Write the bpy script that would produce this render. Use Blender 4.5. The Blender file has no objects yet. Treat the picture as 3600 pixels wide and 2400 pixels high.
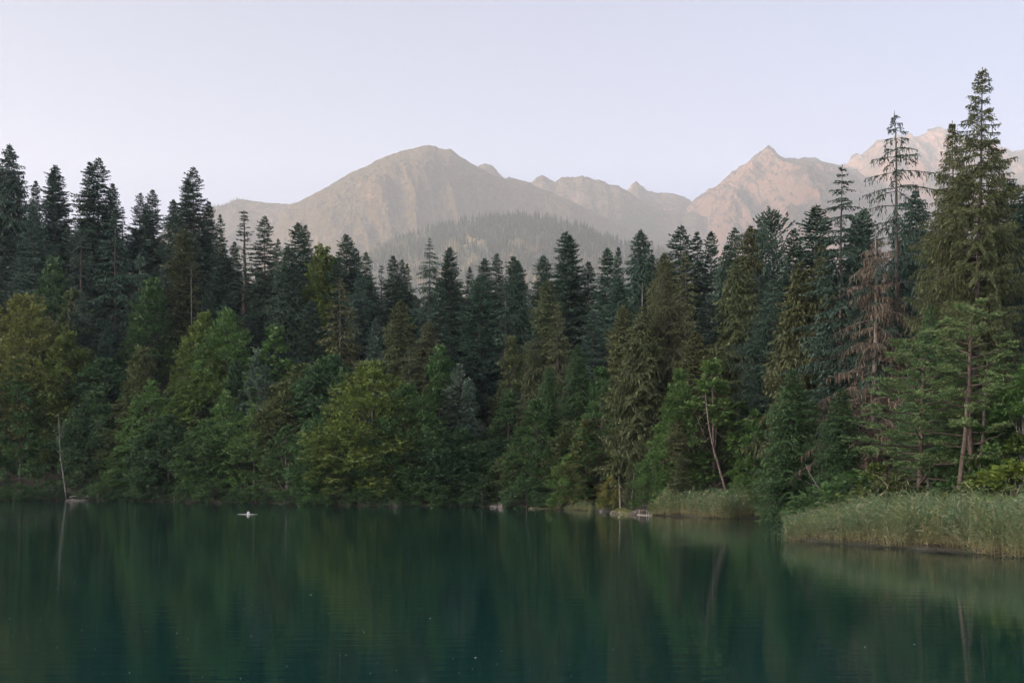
import bpy, math, random
import numpy as np
from mathutils import Vector

# ------------------------------------------------------------------ camera, sky, sun, exposure
SC = bpy.context.scene
COL = SC.collection
FP = 2613.0            # focal length in picture units (picture 2352 x 1568)
HC = 4.2               # eye height above the lake
cam_d = bpy.data.cameras.new('camera')
cam_d.lens = 36.0 * FP / 2352.0
cam_d.sensor_width = 36.0
cam_d.shift_y = (1095.0 - 784.0) / 2352.0
cam_d.clip_start = 0.5
cam_d.clip_end = 40000.0
cam = bpy.data.objects.new('camera', cam_d)
cam.location = (0, 0, HC)
cam.rotation_euler = (math.radians(90), 0, 0)
COL.objects.link(cam)
SC.camera = cam

SUN_AZ = math.radians(-114.0)     # clockwise from +Y
SUN_EL = math.radians(7.5)
world = bpy.data.worlds.new('World')
SC.world = world
world.use_nodes = True
wn = world.node_tree
for n in list(wn.nodes):
    wn.nodes.remove(n)
w_out = wn.nodes.new('ShaderNodeOutputWorld')
w_bg = wn.nodes.new('ShaderNodeBackground')
w_sky = wn.nodes.new('ShaderNodeTexSky')
w_sky.sky_type = 'NISHITA'
w_sky.sun_disc = False
w_sky.sun_elevation = SUN_EL
w_sky.sun_rotation = SUN_AZ
w_sky.altitude = 800
w_sky.air_density = 0.18
w_sky.dust_density = 10
w_sky.ozone_density = 0.5
w_bg.inputs['Strength'].default_value = 0.15
wn.links.new(w_sky.outputs[0], w_bg.inputs['Color'])
wn.links.new(w_bg.outputs[0], w_out.inputs['Surface'])

sun_d = bpy.data.lights.new('sun', 'SUN')
sun_d.energy = 3.9
sun_d.angle = math.radians(0.6)
sun_d.color = (1.0, 0.70, 0.50)
sun = bpy.data.objects.new('sun', sun_d)
to_sun = Vector((math.sin(SUN_AZ) * math.cos(SUN_EL), math.cos(SUN_AZ) * math.cos(SUN_EL), math.sin(SUN_EL)))
sun.rotation_euler = to_sun.to_track_quat('Z', 'Y').to_euler()
COL.objects.link(sun)

SC.view_settings.view_transform = 'Standard'
SC.view_settings.look = 'None'
SC.view_settings.exposure = 2.56
SC.view_settings.gamma = 1.0
SC.view_settings.use_curve_mapping = False
HAZE_COL = (0.555, 0.635, 0.715)
HAZE_DENS = 1.05e-4
SC.render.engine = 'CYCLES'
SC.cycles.max_bounces = 6
SC.cycles.diffuse_bounces = 4
SC.cycles.glossy_bounces = 3
SC.cycles.transmission_bounces = 3
SC.cycles.volume_bounces = 1
SC.cycles.transparent_max_bounces = 4

# ------------------------------------------------------------------ helpers
def tag(o, label=None, cat=None, group=None, kind=None):
    if label: o['label'] = label
    if cat: o['category'] = cat
    if group: o['group'] = group
    if kind: o['kind'] = kind
    return o

def make_mesh(name, V, quads=None, tris=None, attrs=None, mats=(), smooth=False):
    V = np.asarray(V, dtype=np.float32).reshape(-1, 3)
    me = bpy.data.meshes.new(name)
    nq = 0 if quads is None else len(quads)
    nt = 0 if tris is None else len(tris)
    me.vertices.add(len(V))
    me.vertices.foreach_set('co', V.ravel())
    loops = []
    starts = []
    if nq:
        q = np.asarray(quads, dtype=np.int32).reshape(-1, 4)
        loops.append(q.ravel()); starts.append(np.arange(nq, dtype=np.int32) * 4)
    if nt:
        t = np.asarray(tris, dtype=np.int32).reshape(-1, 3)
        loops.append(t.ravel()); starts.append(nq * 4 + np.arange(nt, dtype=np.int32) * 3)
    L = np.concatenate(loops); S = np.concatenate(starts)
    me.loops.add(len(L)); me.loops.foreach_set('vertex_index', L)
    me.polygons.add(len(S)); me.polygons.foreach_set('loop_start', S)
    if smooth:
        me.polygons.foreach_set('use_smooth', np.ones(len(S), dtype=bool))
    for k, a in (attrs or {}).items():
        at = me.attributes.new(k, 'FLOAT', 'POINT')
        at.data.foreach_set('value', np.asarray(a, dtype=np.float32).ravel())
    me.update(calc_edges=True)
    me.validate()
    for m in mats:
        me.materials.append(m)
    return me

def link(name, me, parent=None, loc=None):
    o = bpy.data.objects.new(name, me)
    COL.objects.link(o)
    if parent: o.parent = parent
    if loc is not None: o.location = loc
    return o

class Geo:
    """collects quads and tris with a per-vertex tint"""
    def __init__(s):
        s.V = []; s.Q = []; s.T = []; s.A = []; s.n = 0
    def add(s, V, Q=None, T=None, A=0.5):
        V = np.asarray(V, dtype=np.float64).reshape(-1, 3)
        if Q is not None and len(Q): s.Q.append(np.asarray(Q, dtype=np.int64).reshape(-1, 4) + s.n)
        if T is not None and len(T): s.T.append(np.asarray(T, dtype=np.int64).reshape(-1, 3) + s.n)
        s.V.append(V)
        s.A.append(np.broadcast_to(np.asarray(A, dtype=np.float64), (len(V),)).copy())
        s.n += len(V)
    def mesh(s, name, mats, smooth=False):
        return make_mesh(name, np.concatenate(s.V),
                         np.concatenate(s.Q) if s.Q else None,
                         np.concatenate(s.T) if s.T else None,
                         {'tint': np.concatenate(s.A)}, mats, smooth)

def diamonds(g, P0, P1, W, rs, tint, mid=0.45, updir=None, roll=None):
    """flat pointed blades from P0 to P1 (n x 3) of half width W; random roll about their axis"""
    P0 = np.asarray(P0); P1 = np.asarray(P1)
    n = len(P0)
    if n == 0: return
    D = P1 - P0
    Ln = np.linalg.norm(D, axis=1, keepdims=True) + 1e-9
    d = D / Ln
    ref = rs.normal(size=(n, 3)) if updir is None else updir
    s = np.cross(d, ref)
    s /= (np.linalg.norm(s, axis=1, keepdims=True) + 1e-9)
    W = np.broadcast_to(np.asarray(W, dtype=float), (n,))[:, None]
    M = P0 + D * mid
    V = np.stack([P0, M + s * W, P1, M - s * W], axis=1).reshape(-1, 3)
    Q = np.arange(n * 4).reshape(-1, 4)
    g.add(V, Q, None, np.repeat(np.broadcast_to(np.asarray(tint, dtype=float), (n,)), 4))

def tube(g, pts, rad, sides=6, tint=0.5, cap=True):
    pts = np.asarray(pts, dtype=float); n = len(pts)
    rad = np.broadcast_to(np.asarray(rad, dtype=float), (n,))
    T = np.gradient(pts, axis=0)
    T /= (np.linalg.norm(T, axis=1, keepdims=True) + 1e-9)
    ref = np.where(np.abs(T[:, 2:3]) > 0.9, np.array([[1.0, 0, 0]]), np.array([[0, 0, 1.0]]))
    A = np.cross(T, ref); A /= (np.linalg.norm(A, axis=1, keepdims=True) + 1e-9)
    B = np.cross(T, A)
    th = np.arange(sides) / sides * 2 * math.pi
    ring = A[:, None, :] * np.cos(th)[None, :, None] + B[:, None, :] * np.sin(th)[None, :, None]
    V = (pts[:, None, :] + ring * rad[:, None, None]).reshape(-1, 3)
    i = np.arange(n - 1)[:, None] * sides; j = np.arange(sides)[None, :]; k = (j + 1) % sides
    Q = np.stack([i + j, i + k, i + sides + k, i + sides + j], axis=-1).reshape(-1, 4)
    tris = None
    if cap:
        V = np.vstack([V, pts[-1:]])
        b = (n - 1) * sides
        tris = np.stack([b + np.arange(sides), b + (np.arange(sides) + 1) % sides, np.full(sides, len(V) - 1)], axis=1)
    g.add(V, Q, tris, tint)

def hash2(ix, iy, seed):
    h = (ix.astype(np.int64) * 374761393 + iy.astype(np.int64) * 668265263 + seed * 1442695041) & 0xffffffff
    h = ((h ^ (h >> 13)) * 1274126177) & 0xffffffff
    h = h ^ (h >> 16)
    return (h & 0xffff) / 65535.0

def vnoise(x, y, seed=0):
    x = np.asarray(x, dtype=float); y = np.asarray(y, dtype=float)
    ix = np.floor(x); iy = np.floor(y)
    fx = x - ix; fy = y - iy
    fx = fx * fx * fx * (fx * (fx * 6 - 15) + 10); fy = fy * fy * fy * (fy * (fy * 6 - 15) + 10)
    a = hash2(ix, iy, seed); b = hash2(ix + 1, iy, seed); c = hash2(ix, iy + 1, seed); d = hash2(ix + 1, iy + 1, seed)
    return (a + (b - a) * fx) * (1 - fy) + (c + (d - c) * fx) * fy

def fbm(x, y, seed=0, octv=5, gain=0.5):
    t = 0; a = 1; s = 0
    for k in range(octv):
        t = t + a * (vnoise(x, y, seed + k * 17) * 2 - 1); s += a
        x = x * 2.03 + 11.3; y = y * 2.03 + 7.7; a *= gain
    return t / s

def ridged(x, y, seed=0, octv=5, gain=0.55):
    t = 0; a = 1; s = 0
    for k in range(octv):
        n = 1 - np.abs(vnoise(x, y, seed + k * 31) * 2 - 1)
        t = t + a * n * n; s += a
        x = x * 2.05 + 3.1; y = y * 2.05 + 5.3; a *= gain
    return t / s

def X_of(u, d): return (u - 1176.0) / FP * d
def Z_of(v, d): return HC + (1095.0 - v) / FP * d

# ------------------------------------------------------------------ materials
def new_mat(name):
    m = bpy.data.materials.new(name); m.use_nodes = True
    nt = m.node_tree
    for n in list(nt.nodes): nt.nodes.remove(n)
    return m, nt, nt.nodes.new('ShaderNodeOutputMaterial')

def nd(nt, typ, **kw):
    n = nt.nodes.new(typ)
    for k, v in kw.items(): setattr(n, k, v)
    return n

def mixc(nt, fac, a, b, mode='MIX'):
    m = nt.nodes.new('ShaderNodeMix'); m.data_type = 'RGBA'; m.blend_type = mode
    for sock, val in ((m.inputs[0], fac), (m.inputs[6], a), (m.inputs[7], b)):
        if isinstance(val, bpy.types.NodeSocket): nt.links.new(val, sock)
        elif isinstance(val, (int, float)): sock.default_value = val
        else: sock.default_value = tuple(val) + (1.0,) if len(val) == 3 else val
    return m.outputs[2]

def ramp(nt, fac, stops):
    r = nt.nodes.new('ShaderNodeValToRGB')
    el = r.color_ramp.elements
    while len(el) > 1: el.remove(el[-1])
    el[0].position = stops[0][0]; el[0].color = tuple(stops[0][1]) + (1,)
    for p, c in stops[1:]:
        e = el.new(p); e.color = tuple(c) + (1,)
    nt.links.new(fac, r.inputs[0])
    return r.outputs[0]

def noise(nt, vec, scale, detail=4, rough=0.55, out=0):
    n = nt.nodes.new('ShaderNodeTexNoise')
    n.inputs['Scale'].default_value = scale; n.inputs['Detail'].default_value = detail
    n.inputs['Roughness'].default_value = rough
    if vec is not None: nt.links.new(vec, n.inputs['Vector'])
    return n.outputs[out]

def mathn(nt, op, a, b=None):
    m = nt.nodes.new('ShaderNodeMath'); m.operation = op
    for s, v in ((m.inputs[0], a), (m.inputs[1], b)):
        if v is None: continue
        if isinstance(v, bpy.types.NodeSocket): nt.links.new(v, s)
        else: s.default_value = v
    return m.outputs[0]

def foliage_mat(name, transl, tipcol, tipamt, rough=0.55):
    m, nt, out = new_mat(name)
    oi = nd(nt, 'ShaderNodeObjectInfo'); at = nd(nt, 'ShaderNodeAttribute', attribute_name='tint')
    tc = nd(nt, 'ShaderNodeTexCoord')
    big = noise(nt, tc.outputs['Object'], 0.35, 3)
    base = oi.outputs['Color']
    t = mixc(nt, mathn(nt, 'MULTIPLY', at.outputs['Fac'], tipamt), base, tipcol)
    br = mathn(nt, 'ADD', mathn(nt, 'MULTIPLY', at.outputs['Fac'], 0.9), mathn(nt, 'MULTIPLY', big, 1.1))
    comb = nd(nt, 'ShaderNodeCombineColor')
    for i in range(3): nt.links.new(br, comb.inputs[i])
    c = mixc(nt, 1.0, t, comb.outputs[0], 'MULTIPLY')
    p = nd(nt, 'ShaderNodeBsdfPrincipled')
    nt.links.new(c, p.inputs['Base Color']); p.inputs['Roughness'].default_value = rough
    p.inputs['Specular IOR Level'].default_value = 0.3
    tr = nd(nt, 'ShaderNodeBsdfTranslucent'); nt.links.new(c, tr.inputs['Color'])
    mx = nd(nt, 'ShaderNodeMixShader'); mx.inputs[0].default_value = transl
    nt.links.new(p.outputs[0], mx.inputs[1]); nt.links.new(tr.outputs[0], mx.inputs[2])
    nt.links.new(mx.outputs[0], out.inputs['Surface'])
    return m

def wood_mat(name, c1, c2, scale=1.5, stretch=0.25):
    m, nt, out = new_mat(name)
    tc = nd(nt, 'ShaderNodeTexCoord'); mp = nd(nt, 'ShaderNodeMapping')
    mp.inputs['Scale'].default_value = (1, 1, stretch)
    nt.links.new(tc.outputs['Object'], mp.inputs['Vector'])
    f = noise(nt, mp.outputs[0], scale * 4, 6, 0.7)
    c = ramp(nt, f, [(0.3, c1), (0.7, c2)])
    p = nd(nt, 'ShaderNodeBsdfPrincipled'); p.inputs['Roughness'].default_value = 0.85
    nt.links.new(c, p.inputs['Base Color'])
    b = nd(nt, 'ShaderNodeBump'); b.inputs['Strength'].default_value = 0.6; b.inputs['Distance'].default_value = 0.05
    nt.links.new(f, b.inputs['Height']); nt.links.new(b.outputs[0], p.inputs['Normal'])
    nt.links.new(p.outputs[0], out.inputs['Surface'])
    return m

def plain_mat(name, c, rough=0.6):
    m, nt, out = new_mat(name)
    tc = nd(nt, 'ShaderNodeTexCoord')
    f = noise(nt, tc.outputs['Object'], 6, 5, 0.6)
    c2 = tuple(x * 0.72 for x in c)
    p = nd(nt, 'ShaderNodeBsdfPrincipled'); p.inputs['Roughness'].default_value = rough
    nt.links.new(ramp(nt, f, [(0.35, c2), (0.62, c)]), p.inputs['Base Color'])
    nt.links.new(p.outputs[0], out.inputs['Surface'])
    return m

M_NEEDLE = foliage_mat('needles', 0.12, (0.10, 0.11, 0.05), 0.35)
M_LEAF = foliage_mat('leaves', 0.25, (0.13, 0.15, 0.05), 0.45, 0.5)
M_BARK = wood_mat('bark_grey_brown', (0.05, 0.04, 0.035), (0.14, 0.115, 0.10))
M_BARKP = wood_mat('bark_pale', (0.11, 0.10, 0.095), (0.30, 0.285, 0.26), 1.2, 0.6)
M_BARKO = wood_mat('bark_pine', (0.06, 0.046, 0.038), (0.16, 0.12, 0.092))
M_DEAD = wood_mat('dead_wood', (0.13, 0.10, 0.085), (0.30, 0.25, 0.21))
M_WHITE = plain_mat('white_plastic', (0.78, 0.77, 0.74), 0.4)
M_MAROON = plain_mat('maroon_marking', (0.10, 0.03, 0.03), 0.5)
M_PINK = plain_mat('pink_marking', (0.55, 0.36, 0.34), 0.5)
M_PALEWOOD = wood_mat('weathered_wood', (0.20, 0.185, 0.165), (0.42, 0.39, 0.35), 3, 1.0)

def rock_mat(name, c1, c2, moss=None, scale=1.2):
    m, nt, out = new_mat(name)
    tc = nd(nt, 'ShaderNodeTexCoord')
    f = noise(nt, tc.outputs['Object'], scale, 8, 0.65)
    c = ramp(nt, f, [(0.3, c1), (0.7, c2)])
    if moss:
        geo = nd(nt, 'ShaderNodeNewGeometry'); sx = nd(nt, 'ShaderNodeSeparateXYZ')
        nt.links.new(geo.outputs['Normal'], sx.inputs[0])
        g2 = noise(nt, tc.outputs['Object'], scale * 3, 5, 0.6)
        k = mathn(nt, 'MULTIPLY', mathn(nt, 'ADD', sx.outputs[2], mathn(nt, 'SUBTRACT', g2, 0.6)), 2.0)
        cl = nd(nt, 'ShaderNodeClamp'); nt.links.new(k, cl.inputs[0])
        c = mixc(nt, cl.outputs[0], c, moss)
    p = nd(nt, 'ShaderNodeBsdfPrincipled'); p.inputs['Roughness'].default_value = 0.9
    nt.links.new(c, p.inputs['Base Color'])
    b = nd(nt, 'ShaderNodeBump'); b.inputs['Strength'].default_value = 0.8; b.inputs['Distance'].default_value = 0.15
    nt.links.new(f, b.inputs['Height']); nt.links.new(b.outputs[0], p.inputs['Normal'])
    nt.links.new(p.outputs[0], out.inputs['Surface'])
    return m
M_ROCK = rock_mat('shore_rock', (0.08, 0.07, 0.065), (0.20, 0.175, 0.165), None)
M_MOSS = rock_mat('mossy_rock', (0.10, 0.09, 0.08), (0.22, 0.19, 0.16), (0.09, 0.10, 0.02), 2)

# ------------------------------------------------------------------ ground of the near valley
SH_U = [-500, 0, 300, 600, 850, 1100, 1200, 1285, 1380, 1430, 1480, 1650, 1765, 1800, 1812, 1950, 2150, 2352, 2900]
SH_V = [1146, 1148, 1150, 1155, 1162, 1163, 1166, 1169, 1173, 1180, 1182, 1190, 1189, 1192, 1240, 1250, 1264, 1280, 1300]
def shore(u):
    return FP * HC / (np.interp(u, SH_U, SH_V) - 1095.0)
SL_U = [-500, 0, 400, 700, 1100, 1400, 1800, 2400, 2900]
SL_S = [0.72, 0.70, 0.65, 0.46, 0.33, 0.21, 0.11, 0.09, 0.09]
PL_D = [78, 78, 76, 78, 85, 90, 90, 80, 80]
def ground_z(x, y):
    x = np.asarray(x, dtype=float); y = np.asarray(y, dtype=float)
    yy = np.maximum(y, 12.0)
    u = np.clip(1176.0 + FP * x / yy, -500, 2900)
    dd = y - shore(u)
    S = np.interp(u, SL_U, SL_S); PL = np.interp(u, SL_U, PL_D)
    e = np.clip(dd - np.interp(u, [1770, 1815], [5.0, 34.0]), 0, None)
    e = np.where(e > PL, PL + (1 - np.exp(-(e - PL) / 25.0)) * 12.0, e)
    z = np.where(dd < 0, np.maximum(dd * 0.5, -3.0), 0.5 * (1 - np.exp(-np.clip(dd, 0, None) / 1.0)) + e * S)
    bump = fbm(x / 14.0, y / 14.0, 3, 4) * 1.6
    z = z + np.where(dd > 3, bump * np.clip((dd - 3) / 15.0, 0, 1), 0)
    # beyond the wooded rim the land falls away into the valley
    z = np.where(dd > 200, z * np.clip(1 - (dd - 200) / 500.0, 0.02, 1) + 0.0, z)
    z = np.where((dd > 600), np.maximum(z, 2.0), z)
    # bank the photographer stands on
    back = np.clip((4.0 - y) / 10.0, 0, 1)
    z = z * (1 - back) + back * (2.4 + np.clip(-y - 10, 0, 400) * 0.01)
    side = np.clip((np.abs(x) - 150.0) / 40.0, 0, 1) * (y < 150)
    z = np.maximum(z, -3 + side * (4 + np.clip(np.abs(x) - 150, 0, 80) * 0.05))
    return z

gx = np.concatenate([np.linspace(-9000, -400, 30), np.linspace(-390, -152, 30), np.arange(-150, 150, 2.2), np.linspace(152, 390, 30), np.linspace(400, 9000, 30)])
gy = np.concatenate([np.linspace(-9000, -80, 24), np.arange(-70, 45, 5.0), np.arange(45, 320, 2.0), np.linspace(322, 900, 60), np.linspace(950, 9600, 40)])
GX, GY = np.meshgrid(gx, gy)
GZ = ground_z(GX, GY)
nX, nY = len(gx), len(gy)
idx = (np.arange(nY - 1)[:, None] * nX + np.arange(nX - 1)[None, :])
GQ = np.stack([idx, idx + 1, idx + nX + 1, idx + nX], axis=-1).reshape(-1, 4)
m, nt, out = new_mat('forest_floor')
tc = nd(nt, 'ShaderNodeTexCoord')
f1 = noise(nt, tc.outputs['Object'], 0.25, 8, 0.65)
f2 = noise(nt, tc.outputs['Object'], 2.5, 6, 0.65)
c = mixc(nt, f2, ramp(nt, f1, [(0.35, (0.06, 0.048, 0.036)), (0.6, (0.045, 0.06, 0.022))]), (0.08, 0.067, 0.05))
p = nd(nt, 'ShaderNodeBsdfPrincipled'); p.inputs['Roughness'].default_value = 0.95
nt.links.new(c, p.inputs['Base Color'])
b = nd(nt, 'ShaderNodeBump'); b.inputs['Distance'].default_value = 0.3; nt.links.new(f2, b.inputs['Height']); nt.links.new(b.outputs[0], p.inputs['Normal'])
nt.links.new(p.outputs[0], out.inputs['Surface'])
M_GROUND = m
g_me = make_mesh('ground', np.stack([GX, GY, GZ], -1), GQ, None, None, [M_GROUND], True)
tag(link('ground', g_me), 'brown and green forest floor rising from the lake shore', kind='structure')

# lake
m, nt, out = new_mat('lake_water')
tc = nd(nt, 'ShaderNodeTexCoord')
mp = nd(nt, 'ShaderNodeMapping'); mp.inputs['Scale'].default_value = (0.5, 1.6, 1)
nt.links.new(tc.outputs['Object'], mp.inputs['Vector'])
n1 = noise(nt, mp.outputs[0], 1.1, 3, 0.5)
mp2 = nd(nt, 'ShaderNodeMapping'); mp2.inputs['Scale'].default_value = (0.16, 1.0, 1)
nt.links.new(tc.outputs['Object'], mp2.inputs['Vector'])
n2 = noise(nt, mp2.outputs[0], 5.0, 2, 0.5)
patch = noise(nt, mp2.outputs[0], 0.11, 3, 0.5)
pk = ramp(nt, patch, [(0.50, (0, 0, 0)), (0.72, (1, 1, 1))])
hgt = mathn(nt, 'ADD', mathn(nt, 'MULTIPLY', n1, 0.007), mathn(nt, 'MULTIPLY', mathn(nt, 'MULTIPLY', n2, pk), 0.006))
b = nd(nt, 'ShaderNodeBump'); b.inputs['Strength'].default_value = 1.0; b.inputs['Distance'].default_value = 1.0
nt.links.new(hgt, b.inputs['Height'])
p = nd(nt, 'ShaderNodeBsdfPrincipled')
p.inputs['Base Color'].default_value = (0.003, 0.032, 0.027, 1)
p.inputs['Roughness'].default_value = 0.04
p.inputs['IOR'].default_value = 1.4
nt.links.new(b.outputs[0], p.inputs['Normal'])
nt.links.new(p.outputs[0], out.inputs['Surface'])
M_WATER = m
w_me = make_mesh('lake', [(-400, -60, 0), (400, -60, 0), (400, 232, 0), (-400, 232, 0)], [(0, 1, 2, 3)], None, None, [M_WATER])
tag(link('lake', w_me), 'calm dark teal lake mirroring the wood', kind='structure')

# ------------------------------------------------------------------ mountains
def mountain_mat(name, grass, rock, pale, dark, scale, rockness, bumpd):
    m, nt, out = new_mat(name)
    tc = nd(nt, 'ShaderNodeTexCoord'); geo = nd(nt, 'ShaderNodeNewGeometry')
    P = tc.outputs['Object']
    at = nd(nt, 'ShaderNodeAttribute', attribute_name='tint')
    f1 = noise(nt, P, scale, 9, 0.62); f2 = noise(nt, P, scale * 7, 6, 0.7); f3 = noise(nt, P, scale * 22, 4, 0.7)
    sx = nd(nt, 'ShaderNodeSeparateXYZ'); nt.links.new(geo.outputs['Normal'], sx.inputs[0])
    k = mathn(nt, 'ADD', mathn(nt, 'MULTIPLY', f1, 1.4), mathn(nt, 'MULTIPLY', sx.outputs[2], -0.55))
    k = mathn(nt, 'ADD', k, rockness)
    k = mathn(nt, 'ADD', k, mathn(nt, 'MULTIPLY', f2, 0.5))
    cg = ramp(nt, f2, [(0.38, tuple(x * 0.55 for x in grass)), (0.60, grass)])
    c = mixc(nt, ramp(nt, k, [(0.52, (0, 0, 0)), (0.72, (1, 1, 1))]), cg, mixc(nt, f2, rock, pale))
    spk = ramp(nt, f3, [(0.60, (0, 0, 0)), (0.66, (1, 1, 1))])
    c = mixc(nt, mathn(nt, 'MULTIPLY', spk, 0.7), c, dark)
    c = mixc(nt, at.outputs['Fac'], c, dark)
    spk2 = ramp(nt, noise(nt, P, scale * 13, 3, 0.6), [(0.73, (0, 0, 0)), (0.75, (1, 1, 1))])
    c = mixc(nt, mathn(nt, 'MULTIPLY', spk2, 0.6), c, (0.45, 0.42, 0.38))
    p = nd(nt, 'ShaderNodeBsdfPrincipled'); p.inputs['Roughness'].default_value = 0.95
    p.inputs['Specular IOR Level'].default_value = 0.1
    nt.links.new(c, p.inputs['Base Color'])
    b = nd(nt, 'ShaderNodeBump'); b.inputs['Strength'].default_value = 1.0; b.inputs['Distance'].default_value = bumpd * 2.6
    nt.links.new(mathn(nt, 'ADD', f2, mathn(nt, 'MULTIPLY', f1, 1.5)), b.inputs['Height']); nt.links.new(b.outputs[0], p.inputs['Normal'])
    nt.links.new(p.outputs[0], out.inputs['Surface'])
    return m

def mountain(name, prof, D, B, nu, nt_, seed, mat, label, gamp=70., glen=260., rough=22., pw=1.15, spurs=(), jag=5., u_pad=0, back=900., skew=0.0, shrub=0.0, shape=None):
    us = np.array([p_[0] for p_ in prof], float); vs = np.array([p_[1] for p_ in prof], float)
    u = np.linspace(us[0], us[-1], nu)
    v = np.interp(u, us, vs)
    X = X_of(u, D)
    Zr = Z_of(v, D) + fbm(X / 60.0, X * 0 + seed, seed, 4, 0.6) * jag
    nb = 10
    t = np.concatenate([-np.linspace(1, 0, nb, endpoint=False), np.linspace(0, 1, nt_) ** 1.15])
    T, XX = np.meshgrid(t, X, indexing='ij')
    ZR = np.broadcast_to(Zr, T.shape)
    Y = np.where(T < 0, D - T * back, D - T * (D - B))
    Tp = np.clip(T, 0, 1)
    fall = (1 - Tp) ** pw
    Z = np.where(T < 0, ZR * (1 + T * 0.6), ZR * fall)
    run = (D - Y)
    XW = XX + skew * run + fbm(XX / 700, Y / 700, seed + 5, 3) * 130 * Tp
    gul = ridged(XW / glen, Y / (glen * 5.0), seed + 2, 5, 0.5) - 0.45
    fade = np.clip(Tp / 0.16, 0, 1) ** 1.1 * (1 - Tp) ** 0.4
    Z = Z + gul * gamp * 2 * fade
    Z = Z + (fbm(XX / 260, Y / 340, seed + 9, 7, 0.6) * rough * 1.6 + (ridged(XW / 90, Y / 260, seed + 4, 4) - 0.45) * rough * 0.9) * (0.25 * np.clip(Tp / 0.03, 0.0, 1) + 0.75 * np.clip(Tp / 0.14, 0, 1))
    for (u0, u1, amp, wl, wr, t1) in spurs:
        xs = X_of(u0, D) + (X_of(u1, D) - X_of(u0, D)) * (Tp / t1)
        dx = XX - xs + fbm(Y / 160, Y * 0 + u0, seed + 3, 3) * 45
        w_ = np.where(dx < 0, wl, wr)
        env = np.sin(np.clip(Tp / t1, 0, 1) * math.pi) ** 1.3
        Z = Z + amp * env * np.exp(-np.abs(dx) / w_) 
    cap = Z_of(np.interp(1176.0 + FP * XX / Y, us, vs), Y) - 6.0 * np.clip(Tp * 20, 0, 1) - 250.0 * Tp * Tp
    Z = np.where(T > 0, np.minimum(Z, np.maximum(cap, ZR * fall * 0.5)), Z)
    V = np.stack([XX, Y, np.maximum(Z, 1.0)], -1)
    n1_, n2_ = T.shape
    i = np.arange(n1_ - 1)[:, None] * n2_ + np.arange(n2_ - 1)[None, :]
    Q = np.stack([i, i + n2_, i + n2_ + 1, i + 1], -1).reshape(-1, 4)
    # low scrub gathers in gullies and lower down
    sc = np.clip((0.10 - gul) * 2.5 + fbm(XX / 90, Y / 90, seed + 12, 4) * 0.9, 0, 1) * np.clip((Tp - 0.1) * 3, 0, 1) * shrub
    me = make_mesh(name, V, Q, None, {'tint': sc}, [mat], True)
    tag(link(name, me), label, kind='structure')

MT_A = mountain_mat('mountain_grass', (0.100, 0.076, 0.032), (0.124, 0.076, 0.046), (0.23, 0.15, 0.095), (0.025, 0.032, 0.018), 0.004, -0.22, 30)
MT_B = mountain_mat('mountain_rock', (0.070, 0.055, 0.032), (0.118, 0.064, 0.046), (0.25, 0.15, 0.11), (0.030, 0.030, 0.024), 0.004, 0.0, 34)
MT_C = mountain_mat('mountain_muted', (0.085, 0.072, 0.042), (0.12, 0.088, 0.068), (0.19, 0.14, 0.11), (0.045, 0.05, 0.035), 0.004, -0.1, 28)  # greyer grass and rock with softer contrast

mountain('mountain', [(380, 520), (440, 500), (483, 479), (520, 468), (552, 459), (600, 462), (640, 467), (668, 470), (700, 470), (760, 500), (840, 560), (900, 620)],
         5900, 4100, 260, 100, 21, MT_C, 'low rounded shoulder with scattered treetops left of the grassy peak', gamp=30, glen=200, skew=0.25, jag=8)
mountain('mountain', [(560, 640), (620, 530), (650, 492), (668, 467), (685, 464), (700, 455), (730, 440), (765, 420), (800, 399), (840, 381), (870, 366), (890, 358), (905, 352), (932, 345),
                      (960, 336), (985, 331), (1000, 334), (1008, 340), (1035, 343), (1060, 362), (1090, 378), (1120, 393), (1140, 405), (1158, 409), (1190, 413), (1222, 421), (1250, 436), (1290, 452), (1340, 474),
                      (1400, 505), (1480, 545), (1560, 575), (1640, 600)],
         5700, 3950, 520, 170, 4, MT_A, 'broad grassy mountain with a rounded summit catching low sun', gamp=64, glen=420, skew=-0.28, shrub=0.9, rough=55, jag=7,
         spurs=[(985, 700, 110, 500, 260, 1.0), (990, 975, 85, 300, 45, 0.8), (1060, 1075, 60, 200, 40, .9), (1170, 1290, 60, 200, 110, .9), (900, 800, 50, 200, 90, .9)])
mountain('mountain', [(1020, 470), (1085, 400), (1100, 380), (1125, 380), (1140, 390), (1162, 408), (1200, 416), (1222, 414), (1232, 403), (1245, 402), (1262, 411), (1276, 421), (1290, 410), (1305, 406),
                      (1335, 408), (1350, 412), (1372, 410), (1385, 414), (1400, 421), (1420, 430), (1440, 440), (1470, 458), (1500, 478), (1560, 492), (1600, 486), (1620, 496), (1700, 520), (1800, 560), (1900, 600)],
         6500, 4500, 340, 120, 8, MT_C, 'shaded rocky ridge with small knobbly summits right of the grassy peak', gamp=90, glen=280, skew=0.30, jag=20, rough=26, shrub=0.5)
mountain('mountain', [(1380, 480), (1430, 438), (1440, 432), (1460, 422), (1478, 426), (1492, 440), (1510, 444), (1528, 440), (1545, 447), (1570, 452), (1590, 462), (1640, 480), (1740, 560)],
         7200, 4200, 200, 90, 11, MT_B, 'distant pinkish crest in the saddle between the two peaks', gamp=50, glen=200, jag=20, rough=30)
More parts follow.
